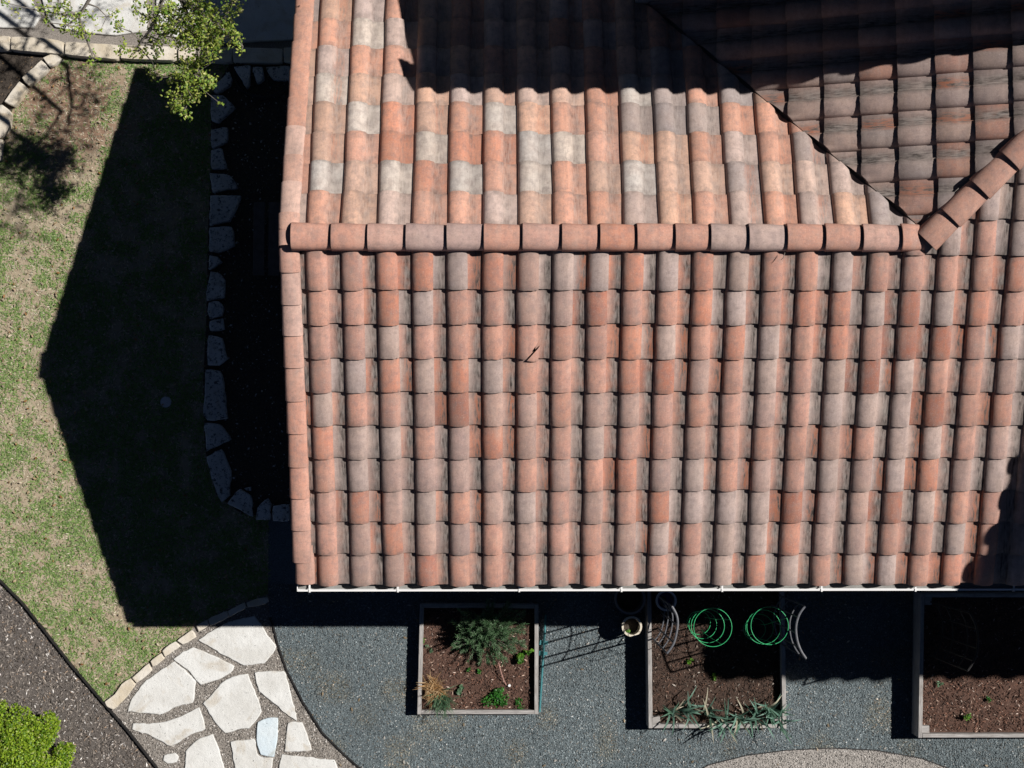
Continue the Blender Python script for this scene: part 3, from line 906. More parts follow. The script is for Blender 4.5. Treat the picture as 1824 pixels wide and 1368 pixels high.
def raised_bed(px, h, soil, label, rows, posts, red=1.0):
    P = [W(u, v, h) for u, v in px]                 # TL TR BR BL
    c = sum(P, Vector()) / 4
    root = tag(empty('raised_bed', (c.x, c.y, 0)), label, 'garden bed')
    th = .045
    for i in range(4):
        a, b = P[i], P[(i + 1) % 4]
        t = (b - a).normalized()
        if i % 2 == 0: a = a + t * th; b = b - t * th
        for r in range(rows):
            z0 = h * r / rows + (.002 if r else -.01); z1 = h * (r + 1) / rows
            m = MB(); off = Vector((random.uniform(-.002, .002), random.uniform(-.002, .002), 0))
            plank(m, a + off, b + off, z0, z1 + random.uniform(-.003, .003), th, c)
            child_keep(bevel(m.build('board', M['wood'] if i % 2 == 0 else M['wood_y'])), root)
    for i in posts:
        q = P[i] + Vector((1 if i in (0, 3) else -1, 0, 0)) * (th + .002) + Vector((0, -1 if i < 2 else 1, 0)) * (th + .002)
        sx = .085 if i in (0, 3) else -.085; sy = -.085 if i < 2 else .085
        m = MB(); m.box((min(q.x, q.x + sx), min(q.y, q.y + sy), 0), (max(q.x, q.x + sx), max(q.y, q.y + sy), h - .015))
        child_keep(bevel(m.build('post', M['wood'])), root)
    # soil: an uneven sheet
    q = 22; vs = []; fs = []
    for j in range(q + 1):
        for i in range(q + 1):
            a = P[3].lerp(P[2], i / q); b = P[0].lerp(P[1], i / q); p = a.lerp(b, j / q)
            p = p + (c - p) * .04
            vs.append((p.x, p.y, soil + random.uniform(-.008, .008)))
    for j in range(q):
        for i in range(q): k = j * (q + 1) + i; fs.append((k, k + 1, k + q + 2, k + q + 1))
    m = MB(); m.add(vs, fs); child_keep(m.build('soil', M['red_soil'] if red > 1 else M['bed_soil'], None, True), root)
    inn = [p + (c - p) * .07 for p in P]
    pts = points_in(inn, 3400)
    cl = pal(len(pts), [((.075, .047, .036), 6), ((.15, .085, .06), 3), ((.04, .028, .023), 6), ((.30, .24, .195), 1.1), ((.46, .41, .36), .3)])
    cl = cl * np.array([[red * 1.1, red * .98, red * .95]]) if red > 1 else cl
    ch = pieces('mulch_chips', pts, soil + .004, (.007, .026), .30, .3, cl, M['grain'], .6, .7)
    child_keep(ch, root); ch['kind'] = 'stuff'
    return root, P
b1, B1 = raised_bed([(748, 1076), (959, 1077), (958.5, 1272.5), (743, 1272.5)], .18, .10, 'small grey wood raised bed holding the feathery green bush', 1, (), 1.35)
b2, B2 = raised_bed([(1153, 1030), (1397, 1030), (1401, 1297.5), (1155.5, 1297.5)], .285, .185, 'large grey wood raised bed with green wire cages and onions', 2, (3, 2))
b3, B3 = raised_bed([(1640, 1057), (1895, 1057), (1897, 1314), (1636, 1314)], .29, .20, 'grey wood raised bed cut off by the right edge of the picture', 2, (0, 3), 1.35)

# ------------------------------------------------------------------ loose ground cover
def inflate(poly, f):
    c = sum(poly, Vector()) / len(poly); return [c + (p - c) * f for p in poly]
beds_ex = [inflate(B1, 1.0), inflate(B2, 1.0), inflate(B3, 1.0)]
vis = [W(-30, -30), W(1860, -30), W(1860, 1400), W(-30, 1400)]
house_rect = [Vector((-1.5, -2.75, 0)), Vector((8, -2.75, 0)), Vector((8, 2.75, 0)), Vector((-1.5, 2.75, 0))]
visg = [W(470, 1040), W(1870, 1040), W(1870, 1400), W(470, 1400)]
P = points_in(visg, 7800, beds_ex + [pale]); P = P[inpoly(P, grav)]
cl = pal(len(P), [((.165, .205, .22), 5), ((.10, .125, .137), 4), ((.28, .325, .34), 2.5), ((.19, .175, .15), .8), ((.55, .55, .53), .25)])
pn = vnoise(P, .6, 21)[:, None]; pt = np.clip((vnoise(P, .35, 22)[:, None] - .62) * 4, 0, 1)
cl = cl * (.8 + .4 * pn) * (1 - pt * np.array([[-.12, .05, .22]]))
tag(pieces('gravel', P, .004, (.0055, .012), .75, .8, cl, M['grain'], .6, .35), 'dark angular gravel stones spread over the yard', 'gravel', kind='stuff')
P = points_in(path, 5200, flag_w + edge_w)
cl = pal(len(P), [((.31, .285, .255), 5), ((.17, .155, .14), 4), ((.50, .47, .43), 2.5), ((.66, .63, .6), .7)])
tag(pieces('path_gravel', P, .005, (.006, .013), .75, .8, cl, M['grain'], .6, .35), 'small brown-grey gravel between the flagstones', 'gravel', kind='stuff')
P = points_in(pale, 5200); cl = pal(len(P), [((.42, .40, .37), 5), ((.28, .26, .24), 3), ((.6, .57, .54), 2)])
tag(pieces('pale_gravel', P, .009, (.006, .012), .75, .8, cl, M['grain'], .6, .35), 'pale gravel stones of the strip at the bottom edge', 'gravel', kind='stuff')
P = points_in(mul, 3600); P = P[inpoly(P, vis)]
cl = pal(len(P), [((.21, .182, .158), 6), ((.10, .086, .076), 5), ((.37, .325, .285), 3), ((.34, .25, .18), .8), ((.68, .65, .62), .9)])
tag(pieces('mulch', P, .004, (.007, .028), .32, .3, cl, M['grain'], .6, .7), 'shredded grey-brown mulch covering the corner bed', 'mulch', kind='stuff')
P = points_in(cor, 3000)
cl = pal(len(P), [((.06, .05, .042), 6), ((.10, .08, .065), 3), ((.25, .17, .10), .8)])
tag(pieces('tree_mulch', P, .004, (.006, .022), .35, .25, cl, M['grain'], .5, .4), 'dark mulch inside the curved corner bed', 'mulch', kind='stuff')
P = points_in(bed, 900, [house_rect])
cl = pal(len(P), [((.10, .09, .08), 6), ((.18, .16, .14), 3), ((.55, .53, .5), 1.2)])
tag(pieces('bed_pebbles', P, .006, (.006, .02), .6, .4, cl, M['grain'], .5, .4), 'scattered pebbles and chips in the shaded gable bed', 'pebbles', kind='stuff')

P = points_in(lawn, 8000)
gn = .20 * vnoise(P, .55, 1) + .42 * vnoise(P, .17, 2) + .38 * vnoise(P, .07, 3)
# greener towards the shaded middle, thin and brown near the tree
tr = W(130, 190); dt = np.hypot(P[:, 0] - tr.x, P[:, 1] - tr.y)
gn = gn - .34 * np.clip(1.1 - dt / .9, 0, 1)
keep = rng.random(len(P)) < np.clip(.25 + 1.7 * (gn - .30), .16, 1)
P, gn = P[keep], gn[keep]
isg = rng.random(len(P)) < np.clip((gn - .42) * 3.6 + .50, .08, .9)
cl = np.where(isg[:, None], pal(len(P), [((.21, .33, .09), 4), ((.27, .40, .12), 3), ((.15, .26, .08), 2), ((.32, .39, .19), 2)]),
              pal(len(P), [((.56, .49, .36), 4), ((.70, .63, .5), 2), ((.42, .34, .24), 3), ((.40, .40, .25), 3)]))
tag(blades('grass', P, .0, (.025, .06), .0045, cl, M['grass'], 1.25), 'short green and straw coloured grass of the lawn', 'grass', kind='stuff')
P = points_in(lawn, 42); cl = pal(len(P), [((.46, .34, .2), 3), ((.55, .46, .34), 3), ((.38, .2, .08), 1)])
C3 = np.concatenate([P, np.full((len(P), 1), .03)], 1); V, Fc = leaves_arrays(C3, (.025, .05), .5, 2.0)
tag(link('fallen_leaves', np_mesh('fallen_leaves', V, Fc, np.repeat(cl, 6, axis=0)), M['leaf']), 'dry tan leaves lying scattered on the lawn', 'leaves', kind='stuff')
P = points_in(visg, 7, beds_ex); cl = pal(len(P), [((.42, .33, .22), 3), ((.6, .57, .52), 2)])
C3 = np.concatenate([P, np.full((len(P), 1), .018)], 1); V, Fc = leaves_arrays(C3, (.02, .06), .4, 2.5)
tag(link('yard_litter', np_mesh('yard_litter', V, Fc, np.repeat(cl, 6, axis=0)), M['leaf']), 'dry leaf litter scattered on the dark gravel', 'leaves', kind='stuff')

# ------------------------------------------------------------------ trellises, cages, pots
def trellis(px, z0, zt, lower, label, mat=None):
    mat = mat or M['tube']
    P = [W(u, v, zt) for u, v in px]
    # smooth arc through the traced points
    def cr(t):
        n = len(P) - 1; s = t * n; i = min(int(s), n - 1); f = s - i
        p0, p1, p2, p3 = P[max(i - 1, 0)], P[i], P[i + 1], P[min(i + 2, n)]
        return .5 * ((2 * p1) + (p2 - p0) * f + (2 * p0 - 5 * p1 + 4 * p2 - p3) * f * f + (3 * p1 - p0 - 3 * p2 + p3) * f ** 3)
    arc = [cr(i / 20) for i in range(21)]
    root = tag(empty('curved_trellis', (arc[10].x, arc[10].y, z0)), label, 'trellis', 'curved grey plant trellises')
    m = MB(); m.tube(arc, .013, 8); child_keep(m.build('top_rail', mat, None, True, 40), root)
    for zz in lower:
        m = MB(); m.tube([Vector((p.x, p.y, zz)) for p in arc], .008, 6); child_keep(m.build('rail', mat, None, True, 40), root)
    for t in (0, 5, 10, 15, 20):
        m = MB(); m.tube([Vector((arc[t].x, arc[t].y, z0 - .02)), arc[t]], .010, 6); child_keep(m.build('upright', mat, None, True, 40), root)
    return root
T3 = (1130, 1050, 5.2625)
trellis(zm([(350, 155), (395, 240), (405, 340), (370, 500), (305, 598)], *T3), .185, 1.62, (.45, .8, 1.2), 'grey curved trellis next to the left green cage')
trellis(zm([(1600, 155), (1545, 235), (1515, 345), (1525, 470), (1560, 570), (1608, 645)], *T3), .02, 1.62, (.45, .8, 1.3), 'grey curved trellis right of the green cages')
trellis([(1728, 1092), (1740, 1120), (1741, 1155), (1734.6, 1177), (1723.6, 1194.6)], .2, 1.62, (.45, .8, 1.3), 'curved trellis in the right-hand bed, its shade painted in as dark colour', M['edging'])  # darker material than the other trellises paints in the shade around it

def cage(rings, zs, label, z0):
    C = [W(u, v, z) for (u, v, r), z in zip(rings, zs)]; R = [r * (CAM.z - z) / F for (u, v, r), z in zip(rings, zs)]
    root = tag(empty('tomato_cage', (C[-1].x, C[-1].y, z0)), label, 'plant cage', 'green wire tomato cages')
    for c, r in zip(C, R):
        m = MB(); pts = [c + Vector((math.cos(2 * math.pi * i / 40) * r, math.sin(2 * math.pi * i / 40) * r, 0)) for i in range(41)]
        m.tube(pts, .0032, 6, False); child_keep(m.build('ring', M['green_wire'], None, True), root)
    for a in (.4, 2.0, 3.6, 5.2):
        d = Vector((math.cos(a), math.sin(a), 0)); m = MB()
        pts = [c + d * r for c, r in zip(C, R)] + [Vector((C[-1].x, C[-1].y, z0 - .03)) + d * R[-1] * .8]
        m.tube(pts, .003, 5); child_keep(m.build('leg', M['green_wire'], None, True, 40), root)
def rz(l): return [(1130 + x / 5.2625, 1050 + y / 5.2625, r / 5.2625) for x, y, r in l]
cage(rz([(735, 355, 178), (688, 342, 155), (641, 330, 130), (604, 312, 108)]), (1.38, 1.02, .68, .36), 'green wire tomato cage on the left, half in sunlight', .185)
cage(rz([(1268, 340, 175), (1212, 352, 158), (1172, 362, 130), (1126, 372, 101)]), (1.38, 1.02, .68, .36), 'green wire tomato cage on the right, ringed by shade', .185)

def pot(u, v, rpx, z, mats, label, cat, plant=None, thick=.022, z0=0.0):
    c = W(u, v, z); r = rpx * (CAM.z - z) / F; h = z - z0
    root = tag(empty('plant_pot', (c.x, c.y, z0)), label, cat)
    m = MB(); m.lathe([(0, 0), (r * .72, 0), (r * .93, h * .85), (r * .95, h * .86)], 28, (c.x, c.y, z0)); child_keep(m.build('body', mats[0], None, True, 40), root)
    m = MB(); m.lathe([(r * .95, h * .86), (r, h * .88), (r, h), (r - thick, h), (r - thick, h * .7), (r * .6, h * .1)], 28, (c.x, c.y, z0)); child_keep(m.build('rim', mats[1], None, True, 35), root)
    m = MB(); m.lathe([(0, h * .55), (r * .5, h * .57), (r - thick * 1.1, h * .53)], 20, (c.x, c.y, z0)); child_keep(m.build('soil', mats[2], None, True), root)
    return root, c, r
pot(1122.5, 1067, 27.5, .36, (M['black_plastic'], M['dark_rim'], M['dark_soil']), 'large black plastic pot half hidden under the gutter', 'pot')
pw, pc, pr = pot(1125.7, 1116, 18.0, .30, (M['cream_pot'], M['cream_pot'], M['dark_soil']), 'small cream pot catching sun beside the black pot', 'pot')
bp, bc, br = pot(1187, 1070, 18.5, .50, (M['blue_pot'], M['rim_pot'], M['blue_pot']), 'blue glazed pot with grey rim in the shaded bed corner', 'pot', z0=.17)
m = MB(); m.lathe([(0, .26), (.025, .26), (.03, .22), (.03, .15)], 14, (bc.x - .02, bc.y + .01, .17)); child_keep(m.build('spout', M['black_plastic'], None, True, 40), bp)

# teal stake with anchor plates lying against the small bed
a, b_ = W(972, 1095, .05), W(961, 1268, .05)
st = tag(empty('steel_stake', ((a.x + b_.x) / 2, (a.y + b_.y) / 2, 0)), 'thin teal steel stake with two small plates along the small bed', 'stake')
t = (b_ - a).normalized(); s = Vector((-t.y, t.x, 0)); m = MB()
for w_, z0, z1 in ((.014, .040, .047), (.004, .047, .075)):
    m.add([a - s * w_ + Vector((0, 0, z0 - .05)), a + s * w_ + Vector((0, 0, z0 - .05)), b_ + s * w_ + Vector((0, 0, z0 - .05)), b_ - s * w_ + Vector((0, 0, z0 - .05)),
           a - s * w_ + Vector((0, 0, z1 - .05)), a + s * w_ + Vector((0, 0, z1 - .05)), b_ + s * w_ + Vector((0, 0, z1 - .05)), b_ - s * w_ + Vector((0, 0, z1 - .05))],
          [(3, 2, 1, 0), (4, 5, 6, 7), (0, 1, 5, 4), (1, 2, 6, 5), (2, 3, 7, 6), (3, 0, 4, 7)])
child_keep(m.build('post', M['teal']), st)
for f in (.29, .40):
    p = a.lerp(b_, f); m = MB(); e = t * .028
    vs = [p - e - s * .045, p + e - s * .05, p + e * .6 + s * .05, p - e * .6 + s * .05]
    vs = [v + Vector((0, 0, -.012)) for v in vs] + [v + Vector((0, 0, -.008)) for v in vs]
    m.add(vs, [(3, 2, 1, 0), (4, 5, 6, 7), (0, 1, 5, 4), (1, 2, 6, 5), (2, 3, 7, 6), (3, 0, 4, 7)])
    child_keep(m.build('plate', M['teal']), st)

# bench by the gable wall
ba, bb = W(452, 360, .45), W(472, 490, .45)
bn = tag(empty('garden_bench', ((ba.x + bb.x) / 2 + .2, (ba.y + bb.y) / 2, 0)), 'dark wooden slat bench in deep shade below the roof edge', 'bench')
for i in range(4):
    m = MB(); x = ba.x + i * .172; m.box((x, bb.y, .42), (x + .128, ba.y, .452)); child_keep(bevel(m.build('slat', M['bench'])), bn)
for yy in (bb.y + .10, ba.y - .16):
    m = MB(); m.box((ba.x + .02, yy, .36), (ba.x + .62, yy + .06, .419)); child_keep(m.build('crossbar', M['bench']), bn)
    for xx in (ba.x + .03, ba.x + .54):
        m = MB(); m.box((xx, yy + .002, 0), (xx + .06, yy + .058, .359)); child_keep(m.build('leg', M['bench']), bn)

# hose coil and round valve cover
c = W(470, 132, .03); m = MB(); pts = []
for i in range(120):
    a = i / 40 * 2 * math.pi; r = .30 + .02 * math.sin(a * 1.7) + .012 * (i / 40)
    pts.append(Vector((c.x + r * math.cos(a), c.y + r * .9 * math.sin(a), .03 + .012 * (i / 40) + .01 * math.sin(a * 2.3))))
m.tube(pts, .013, 7); tag(m.build('garden_hose', M['black_plastic'], None, True), 'black garden hose coiled on the stones by the wall', 'hose')
c = W(295, 716, .02); m = MB(); m.lathe([(0, .012), (.05, .012), (.062, .008), (.066, -.01)], 24, (c.x, c.y, .01))
tag(m.build('valve_cover', M['rim_pot'], None, True, 40), 'small round grey valve cover in the shaded lawn', 'cover')

# ------------------------------------------------------------------ plants
def foliage(name, C, size, aspect, cols, parent, upbias=.8, mat=None):
    V, Fc = leaves_arrays(C, size, aspect, upbias)
    o = link(name, np_mesh(name, V, Fc, np.repeat(cols, 6, axis=0)), mat or M['leaf'])
    return child_keep(o, parent)

def blob(c, r, n, squash=.7):
    d = rng.normal(0, 1, (n, 3)); d /= np.linalg.norm(d, axis=1)[:, None]
    d *= (rng.random(n) ** .45)[:, None] * r; d[:, 2] *= squash
    return d + np.array(c)

GREENS = dict(
    rosemary=[((.10, .21, .09), 4), ((.17, .31, .15), 3), ((.32, .42, .28), 1.3)],
    bright=[((.12, .30, .03), 4), ((.20, .40, .05), 3), ((.07, .2, .03), 2)],
    herb=[((.04, .20, .025), 4), ((.07, .28, .04), 3), ((.03, .12, .02), 2)],
    blue=[((.12, .24, .13), 3), ((.18, .30, .17), 2)],
    oak=[((.46, .56, .10), 4), ((.34, .47, .08), 4), ((.18, .34, .05), 3), ((.60, .60, .20), 1.5)],
    shrub=[((.30, .45, .03), 4), ((.40, .55, .05), 3), ((.14, .27, .02), 3), ((.5, .52, .2), .6)],
    onion=[((.17, .32, .24), 4), ((.24, .42, .33), 3), ((.12, .24, .16), 2), ((.6, .56, .42), .9)],
    straw=[((.66, .42, .2), 4), ((.75, .56, .33), 3), ((.48, .27, .11), 2)])

# feathery bush in the small bed
rt = W(868, 1125, .1)
rb = tag(empty('feathery_bush', (rt.x, rt.y, .1)), 'feathery dark green bush reaching out of the gutter shade', 'bush')
sp = []; m = MB()
for q in range(170):
    u = random.gauss(868, 34); v = random.gauss(1122, 26)
    u = min(max(u, 806), 934); v = min(max(v, 1070), 1182)
    zt = .30 + .28 * math.exp(-(((u - 870) / 45) ** 2 + ((v - 1120) / 35) ** 2)) + random.uniform(-.08, .08)
    tip = W(u, v, zt); base = Vector((rt.x + random.uniform(-.05, .05), rt.y + random.uniform(-.05, .05), .1))
    mid = base.lerp(tip, .55) + Vector((0, 0, .06))
    m.tube([base, mid, tip], [.006, .004, .0015], 4, False)
    sp.append((mid, tip))
child_keep(m.build('stems', M['bark']), rb)
Vs = []; Fs = []; Cs = []; nn = 0
N = 16000
i = rng.integers(0, len(sp), N); tt = rng.random(N) ** .6
A = np.array([tuple(s[0]) for s in sp])[i]; B = np.array([tuple(s[1]) for s in sp])[i]
base = A + (B - A) * tt[:, None] + rng.normal(0, .008, (N, 3))
d = (B - A); d /= np.linalg.norm(d, axis=1)[:, None] + 1e-6; d = d + rng.normal(0, .75, (N, 3)); d /= np.linalg.norm(d, axis=1)[:, None]
L = rng.uniform(.025, .05, N)[:, None]; sd = np.cross(d, rng.normal(0, 1, (N, 3))); sd /= np.linalg.norm(sd, axis=1)[:, None] + 1e-6
V = np.stack([base - sd * .002, base + sd * .002, base + d * L * .6 + sd * .003, base + d * L], 1).reshape(-1, 3)
Fc = (np.array([(0, 1, 2), (0, 2, 3)])[None] + (np.arange(N) * 4)[:, None, None]).reshape(-1, 3)
child_keep(link('needles', np_mesh('needles', V, Fc, np.repeat(pal(N, GREENS['rosemary']), 4, axis=0)), M['leaf']), rb)

def small_plant(u, v, rpx, z0, palname, n, size, aspect, label, cat='plant', hgt=.06, name='small_plant'):
    c = W(u, v, z0); r = rpx / 160.0
    root = tag(empty(name, (c.x, c.y, z0)), label, cat)
    m = MB()
    for q in range(max(4, n // 14)):
        a = random.uniform(0, 6.28); k = random.uniform(.2, .8) * r
        m.tube([c + Vector((0, 0, -.01)), c + Vector((math.cos(a) * k, math.sin(a) * k, hgt * random.uniform(.5, 1)))], [.003, .0015], 4, False)
    child_keep(m.build('stems', M['leaf']), root)
    m_ = root.children[0].data; set_col(m_, np.tile(np.array([[.14, .22, .06]]), (len(m_.vertices), 1)))
    lobes = max(3, n // 45)
    C = np.concatenate([blob((c.x + random.gauss(0, .48) * r, c.y + random.gauss(0, .42) * r, z0 + hgt * random.uniform(.4, .9)), r * random.uniform(.35, .62), n // lobes + 1, .5) for _ in range(lobes)])[:n]; C[:, 2] = np.maximum(C[:, 2], z0 + .005)
    foliage('leaves', C, size, aspect, pal(n, GREENS[palname]), root)
    return root
small_plant(885, 1244, 21, .1, 'herb', 520, (.018, .034), .6, 'bright green low herb patch at the front board of the small bed', 'herb', .09, 'herb_patch')
small_plant(920, 1252, 12, .1, 'herb', 90, (.015, .028), .6, 'thin trail of green seedlings right of the herb patch', 'seedlings', .04)
small_plant(925, 1170, 11, .1, 'bright', 46, (.04, .065), .65, 'yellow-green broad-leaved plant at the right side of the small bed', 'plant', .12)
small_plant(942, 1161, 7, .1, 'bright', 22, (.04, .06), .65, 'few broad yellow-green leaves beside the right board of the small bed', 'plant', .13)
small_plant(819, 1226, 10, .1, 'blue', 90, (.025, .04), .7, 'compact pale green rosette in the middle of the small bed', 'plant', .05, 'leaf_rosette')
small_plant(765, 1156, 9, .1, 'blue', 50, (.015, .03), .4, 'spindly pale weed near the left board of the small bed', 'weed', .06)
small_plant(755, 1141, 5, .1, 'bright', 20, (.015, .03), .5, 'tiny green weed against the left board of the small bed', 'weed', .04)
small_plant(836, 1192, 6, .1, 'herb', 26, (.018, .03), .5, 'small green sprout below the feathery bush, left of its twin', 'sprout', .05)
small_plant(858, 1195, 7, .1, 'herb', 30, (.018, .03), .5, 'small green sprout below the feathery bush, right of its twin', 'sprout', .05)
small_plant(1227, 1178, 7, .185, 'bright', 20, (.03, .045), .6, 'bright seedling below the left green cage', 'seedling', .06)
small_plant(1271, 1208, 8, .185, 'bright', 24, (.022, .04), .45, 'bright seedling in the middle of the large bed', 'seedling', .05)
small_plant(1673, 1217, 7, .20, 'blue', 24, (.02, .04), .4, 'small grey-green weed by the left board of the right-hand bed', 'weed', .05)
small_plant(1757, 1247, 9, .20, 'herb', 34, (.02, .035), .4, 'thin green sprig in the middle of the right-hand bed', 'sprig', .05)
small_plant(1722, 1276, 11, .20, 'bright', 60, (.02, .04), .5, 'yellow-green leafy seedling near the front of the right-hand bed', 'seedling', .10)
small_plant(1119, 1123, 5, .17, 'bright', 18, (.02, .035), .6, 'tiny green plant growing inside the cream pot', 'plant', .05)

def strap_plant(u, v, z0, n, length, width, palname, label, cat, name, lean=(.3, 1.2), spread=.03, ang=None):
    c = W(u, v, z0); root = tag(empty(name, (c.x, c.y, z0)), label, cat)
    V = []; Fc = []; Cc = []
    cols = pal(n, GREENS[palname])
    for q in range(n):
        a = random.uniform(0, 2 * math.pi) if ang is None else random.gauss(ang[0], ang[1])
        L = random.uniform(*length); le = random.uniform(*lean)
        p = c + Vector((random.gauss(0, spread), random.gauss(0, spread), 0)); h = Vector((math.cos(a), math.sin(a), 0)); s = Vector((-h.y, h.x, 0))
        pts = []; th = le * .25; kink = random.random() < .3
        for k in range(7):
            pts.append(p.copy()); th_ = min(th + (le - th) * k / 4 + (.7 if kink and k > 3 else 0), 2.0)
            p = p + (h * math.sin(th_) + Vector((0, 0, math.cos(th_)))) * (L / 6)
            p.z = max(p.z, z0 + .004) if z0 > .3 else max(p.z, .02)
        n0 = len(V)
        for k, t_ in enumerate(pts):
            w_ = width * (1, 1.1, 1.05, .95, .75, .45, .08)[k]
            V += [tuple(t_ - s * w_ + Vector((0, 0, w_ * .5))), tuple(t_), tuple(t_ + s * w_ + Vector((0, 0, w_ * .5)))]
            Cc += [cols[q]] * 3
        for k in range(6):
            for j in range(2):
                i0 = n0 + k * 3 + j; Fc.append((i0, i0 + 1, i0 + 4, i0 + 3))
    me = np_mesh('leaves', np.array(V), np.array(Fc), np.array(Cc))
    child_keep(link('leaves', me, M['leaf']), root)
    return root
for i, (u, v, n, lab) in enumerate([(1197, 1272, 9, 'onion plant nearest the front left post of the large bed'), (1222, 1262, 9, 'onion plant second from the left in the front row'),
                             (1262, 1268, 11, 'onion plant with blue-green leaves left of the row centre'), (1288, 1283, 11, 'onion plant at the centre of the front row, over the board'),
                             (1316, 1278, 11, 'onion plant just right of the front row centre'), (1344, 1276, 9, 'onion plant third from the right end of the row'),
                             (1368, 1264, 13, 'tall pale onion plant near the right corner of the large bed'), (1384, 1280, 12, 'onion plant in the front right corner of the large bed')]):
    strap_plant(u, v, .185, n + 4, (.20, .42), .011, 'onion', lab, 'onion', 'onion_plant', (.5, 1.5))
for q in ((1262, 1262), (1330, 1282), (1376, 1270)): pass
strap_plant(1193, 1268, .185, 1, (.34, .36), .009, 'onion', 'single long upright onion leaf at the left end of the row', 'onion', 'onion_plant', (.35, .4), 0, (1.45, .05))
strap_plant(774, 1226, .1, 260, (.12, .24), .0036, 'straw', 'clump of dry orange straw grass at the left board', 'grass clump', 'dry_grass_clump', (.4, 1.4), .045)
strap_plant(788, 1240, .1, 110, (.18, .34), .0034, 'blue', 'clump of long green grass hanging over the front left board', 'grass clump', 'green_grass_clump', (.5, 1.5), .04, (-1.3, .8))

# bent pinkish stem with a white cap lying on the small bed
pts = [W(886, 1164, .14), W(888, 1180, .17), W(892, 1196, .17), W(897, 1211, .15), W(902, 1221, .11)]
tb = tag(empty('drip_tube', pts[-1]), 'thin pinkish drip tube with white cap in the small bed', 'tube')
m = MB(); m.tube(pts, .006, 6); child_keep(m.build('tube', m_noise('pink_tube', (.36, .20, .17), (.42, .25, .21), 9, .6), None, True, 40), tb)
p = W(907, 1221, .12); m = MB(); m.lathe([(0, .022), (.014, .02), (.019, .008), (.016, -.012)], 12, p); child_keep(m.build('cap', M['white'], None, True, 40), tb)

# corner shrub
sc = W(45, 1330, 0)
sh = tag(empty('leafy_shrub', (sc.x, sc.y, 0)), 'dense yellow-green shrub in the bottom left mulch corner', 'shrub')
m = MB(); C = []
for q in range(190):
    while True:
        u, v = random.uniform(-60, 126), random.uniform(1258, 1440)
        lim = 88 if v < 1285 else (100 if v < 1325 else 126)
        if u < lim and v > 1258 + max(0, (u - 60)) * .35: break
    z = .22 + .30 * max(0, 1 - math.hypot((u - 30) / 120, (v - 1350) / 110))
    p = W(u, v, z + random.uniform(-.03, .03)); m.tube([Vector((sc.x, sc.y, 0)), Vector(((sc.x + p.x) / 2, (sc.y + p.y) / 2, z * .7)), p], [.012, .007, .003], 5, False)
    C.append(blob(p, .085, 120, .8))
child_keep(m.build('stems', M['bark']), sh)
C.append(blob(W(40, 1330, .40), .16, 700, .4)); C.append(blob(W(75, 1310, .36), .14, 500, .4))
C = np.concatenate(C); foliage('crown', C, (.020, .036), .62, pal(len(C), GREENS['shrub']), sh, .9)

# ------------------------------------------------------------------ the oak above the patio
tb_ = W(215, -230, 0)
oak = tag(empty('oak_tree', (tb_.x, tb_.y, 0)), 'live oak with yellow-green leaves reaching in from the top left', 'tree')
trunk = MB(); twigs = MB()
top = Vector((tb_.x + .25, tb_.y + .05, 3.0))
trunk.tube([tb_ + Vector((0, 0, -.05)), tb_ + Vector((.03, .02, 1.0)), tb_ + Vector((.12, -.02, 2.0)), top, top + Vector((.2, -.1, 1.6)), top + Vector((.3, .0, 3.0))], [.14, .115, .10, .09, .06, .02], 10)
# leaf clusters: (pixel u, v, height, radius m, leaves); the first lot hang in view, the rest stand above the frame's top edge
CL = [(322, 38, 2.9, .17, 190), (345, 20, 3.0, .17, 190), (370, 38, 2.9, .17, 190), (345, 55, 2.85, .17, 200), (378, 58, 2.8, .15, 150), (395, 45, 2.8, .12, 90), (411, 64, 2.8, .10, 60),
      (358, 76, 2.75, .14, 130), (372, 84, 2.7, .10, 70), (330, 62, 2.8, .12, 100), (350, 118, 2.6, .11, 85), (345, 134, 2.55, .13, 120), (327, 148, 2.5, .12, 110), (352, 152, 2.5, .11, 85),
      (375, 147, 2.5, .08, 45), (312, 176, 2.4, .11, 90), (329, 197, 2.4, .07, 36), (342, 172, 2.4, .07, 35), (300, 137, 2.5, .06, 22), (277, 132, 2.5, .05, 18), (271, 74, 2.7, .10, 40), (246, 90, 2.7, .10, 40),
      (284, 60, 2.8, .11, 50), (280, 96, 2.7, .07, 22), (300, 50, 2.8, .11, 60), (222, 83, 2.7, .09, 28), (166, 110, 2.6, .07, 22), (154, 60, 2.7, .08, 24), (127, 24, 2.8, .14, 75), (120, 45, 2.8, .12, 40), (104, 6, 2.9, .11, 45),
      (74, 15, 2.9, .08, 24), (84, 40, 2.8, .06, 14), (190, 30, 2.8, .10, 26), (215, 50, 2.8, .09, 24), (240, 15, 2.9, .12, 40), (265, 28, 2.8, .11, 40), (10, 5, 2.9, .10, 30), (415, 5, 3.0, .10, 50), (295, 10, 3.0, .14, 90), (433, 83, 2.75, .07, 26)]
SH = [(20, 270, 4.4), (45, 300, 4.6), (15, 330, 4.9), (55, 345, 4.8), (30, 375, 5.2), (10, 400, 5.4), (60, 255, 4.2), (100, 235, 3.9), (120, 210, 3.6), (140, 190, 3.4), (90, 180, 3.3), (70, 205, 3.7), (130, 150, 3.1), (150, 170, 3.3),
      (160, 130, 3.0), (110, 140, 3.0), (60, 85, 3.2), (20, 90, 3.3), (30, 30, 3.5), (90, 30, 3.4), (60, 10, 3.4), (150, 40, 3.2), (0, 130, 3.6), (40, 130, 3.4), (110, 260, 4.1), (75, 330, 4.7), (40, 235, 4.2), (20, 20, 4.2), (170, 20, 3.8), (5, 210, 4.2), (10, 290, 5.0), (130, 250, 4.0)]
clusters = [(W(u, v, z), r, n) for u, v, z, r, n in CL]
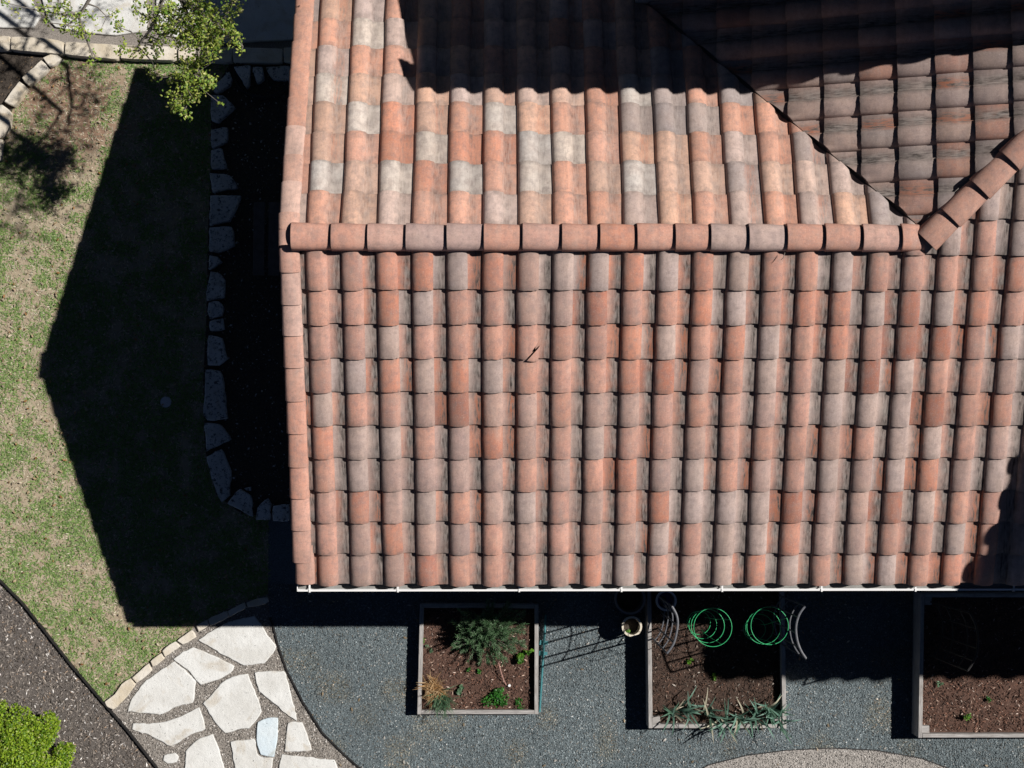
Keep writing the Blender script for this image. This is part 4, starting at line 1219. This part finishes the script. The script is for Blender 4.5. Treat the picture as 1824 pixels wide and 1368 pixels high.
SH += [(150, 215, 3.5), (165, 260, 3.9), (95, 290, 4.3), (5, 360, 5.2), (70, 385, 5.1), (35, 420, 5.5), (170, 180, 3.3), (125, 110, 2.9), (60, 150, 3.5), (25, 180, 3.8)]
for u, v, z in SH:
    s = W(u, v, 0) + SUN * z
    clusters.append((s, random.uniform(.17, .27), random.randint(22, 48)))
for q in range(26):
    a = random.uniform(0, 6.28); d = random.uniform(.3, 2.0); zz = random.uniform(3.4, 6.2)
    p = Vector((tb_.x + .4 + d * math.cos(a), tb_.y + .9 + abs(d * math.sin(a)), zz)); clusters.append((p, random.uniform(.2, .34), 110))
# limbs: a few boughs, then twigs to the clusters
boughs = [[top, W(250, -90, 3.1), W(318, -10, 2.95), W(345, 50, 2.8), W(352, 100, 2.6), W(335, 160, 2.42)],
          [top, W(190, -80, 3.1), W(165, -10, 2.95), W(140, 30, 2.8), W(165, 100, 2.62)],
          [W(250, -90, 3.1), W(300, -30, 3.0), W(270, 50, 2.82), W(240, 90, 2.68)],
          [W(318, -10, 2.95), W(370, 35, 2.9), W(410, 60, 2.78)],
          [top + Vector((.1, -.05, .8)), W(110, 200, 0) + SUN * 3.7, W(60, 270, 0) + SUN * 4.4, W(25, 370, 0) + SUN * 5.1],
          [top + Vector((.1, -.05, .5)), W(120, 120, 0) + SUN * 3.2, W(128, 190, 0) + SUN * 3.45, W(115, 240, 0) + SUN * 3.9],
          [top, W(60, 30, 0) + SUN * 3.4, W(30, 100, 0) + SUN * 3.4]]
bp_ = []
for bgh in boughs:
    n = len(bgh); trunk.tube(bgh, [max(.008, .034 * (1 - i / n)) for i in range(n)], 7)
    for i in range(n - 1):
        for k in range(5): bp_.append(bgh[i].lerp(bgh[i + 1], k / 5))
for q in range(12): bp_.append(top + Vector((.3, 0, 3.0)) * (q / 12))
LC = []; LCOL = []
for c, r, n in clusters:
    near = min(bp_, key=lambda p: (p - c).length)
    mid = near.lerp(c, .5) + Vector((random.uniform(-.06, .06), random.uniform(-.06, .06), random.uniform(-.03, .05)))
    twigs.tube([near, mid, c], [.010, .007, .004], 5, False)
    pts = []
    n = int(n * 1.9)
    for q in range(max(3, n // 9)):
        e = Vector(c) + Vector((random.gauss(0, 1), random.gauss(0, 1), random.gauss(0, .6))) * r * .62
        twigs.tube([Vector(c), e], [.0035, .0018], 4, False)
        k = 9; pts.append(np.array(e) + rng.normal(0, .024, (k, 3)))
    C = np.concatenate(pts)[:n]
    LC.append(C)
    tone = random.random()
    cc = pal(len(C), GREENS['oak']) * (0.85 + .3 * tone)
    LCOL.append(cc)
child_keep(trunk.build('trunk', M['bark'], None, True, 60), oak)
child_keep(twigs.build('twigs', M['bark']), oak)
LC = np.concatenate(LC); LCOL = np.concatenate(LCOL)
foliage('crown', LC, (.024, .042), .50, LCOL, oak, 1.2)

# a small crack-like mark under the ridge, added as a thin tube
m = MB(); p = [W(1391, 463, G + .06), W(1396, 458, G + .07), W(1398, 450, G + .06)]
m.tube(p, [.002, .004, .003], 5); tag(m.build('crack_mark', M['bark'], None, True), 'short dark crack-like mark on the roof just below the ridge tiles', 'twig')
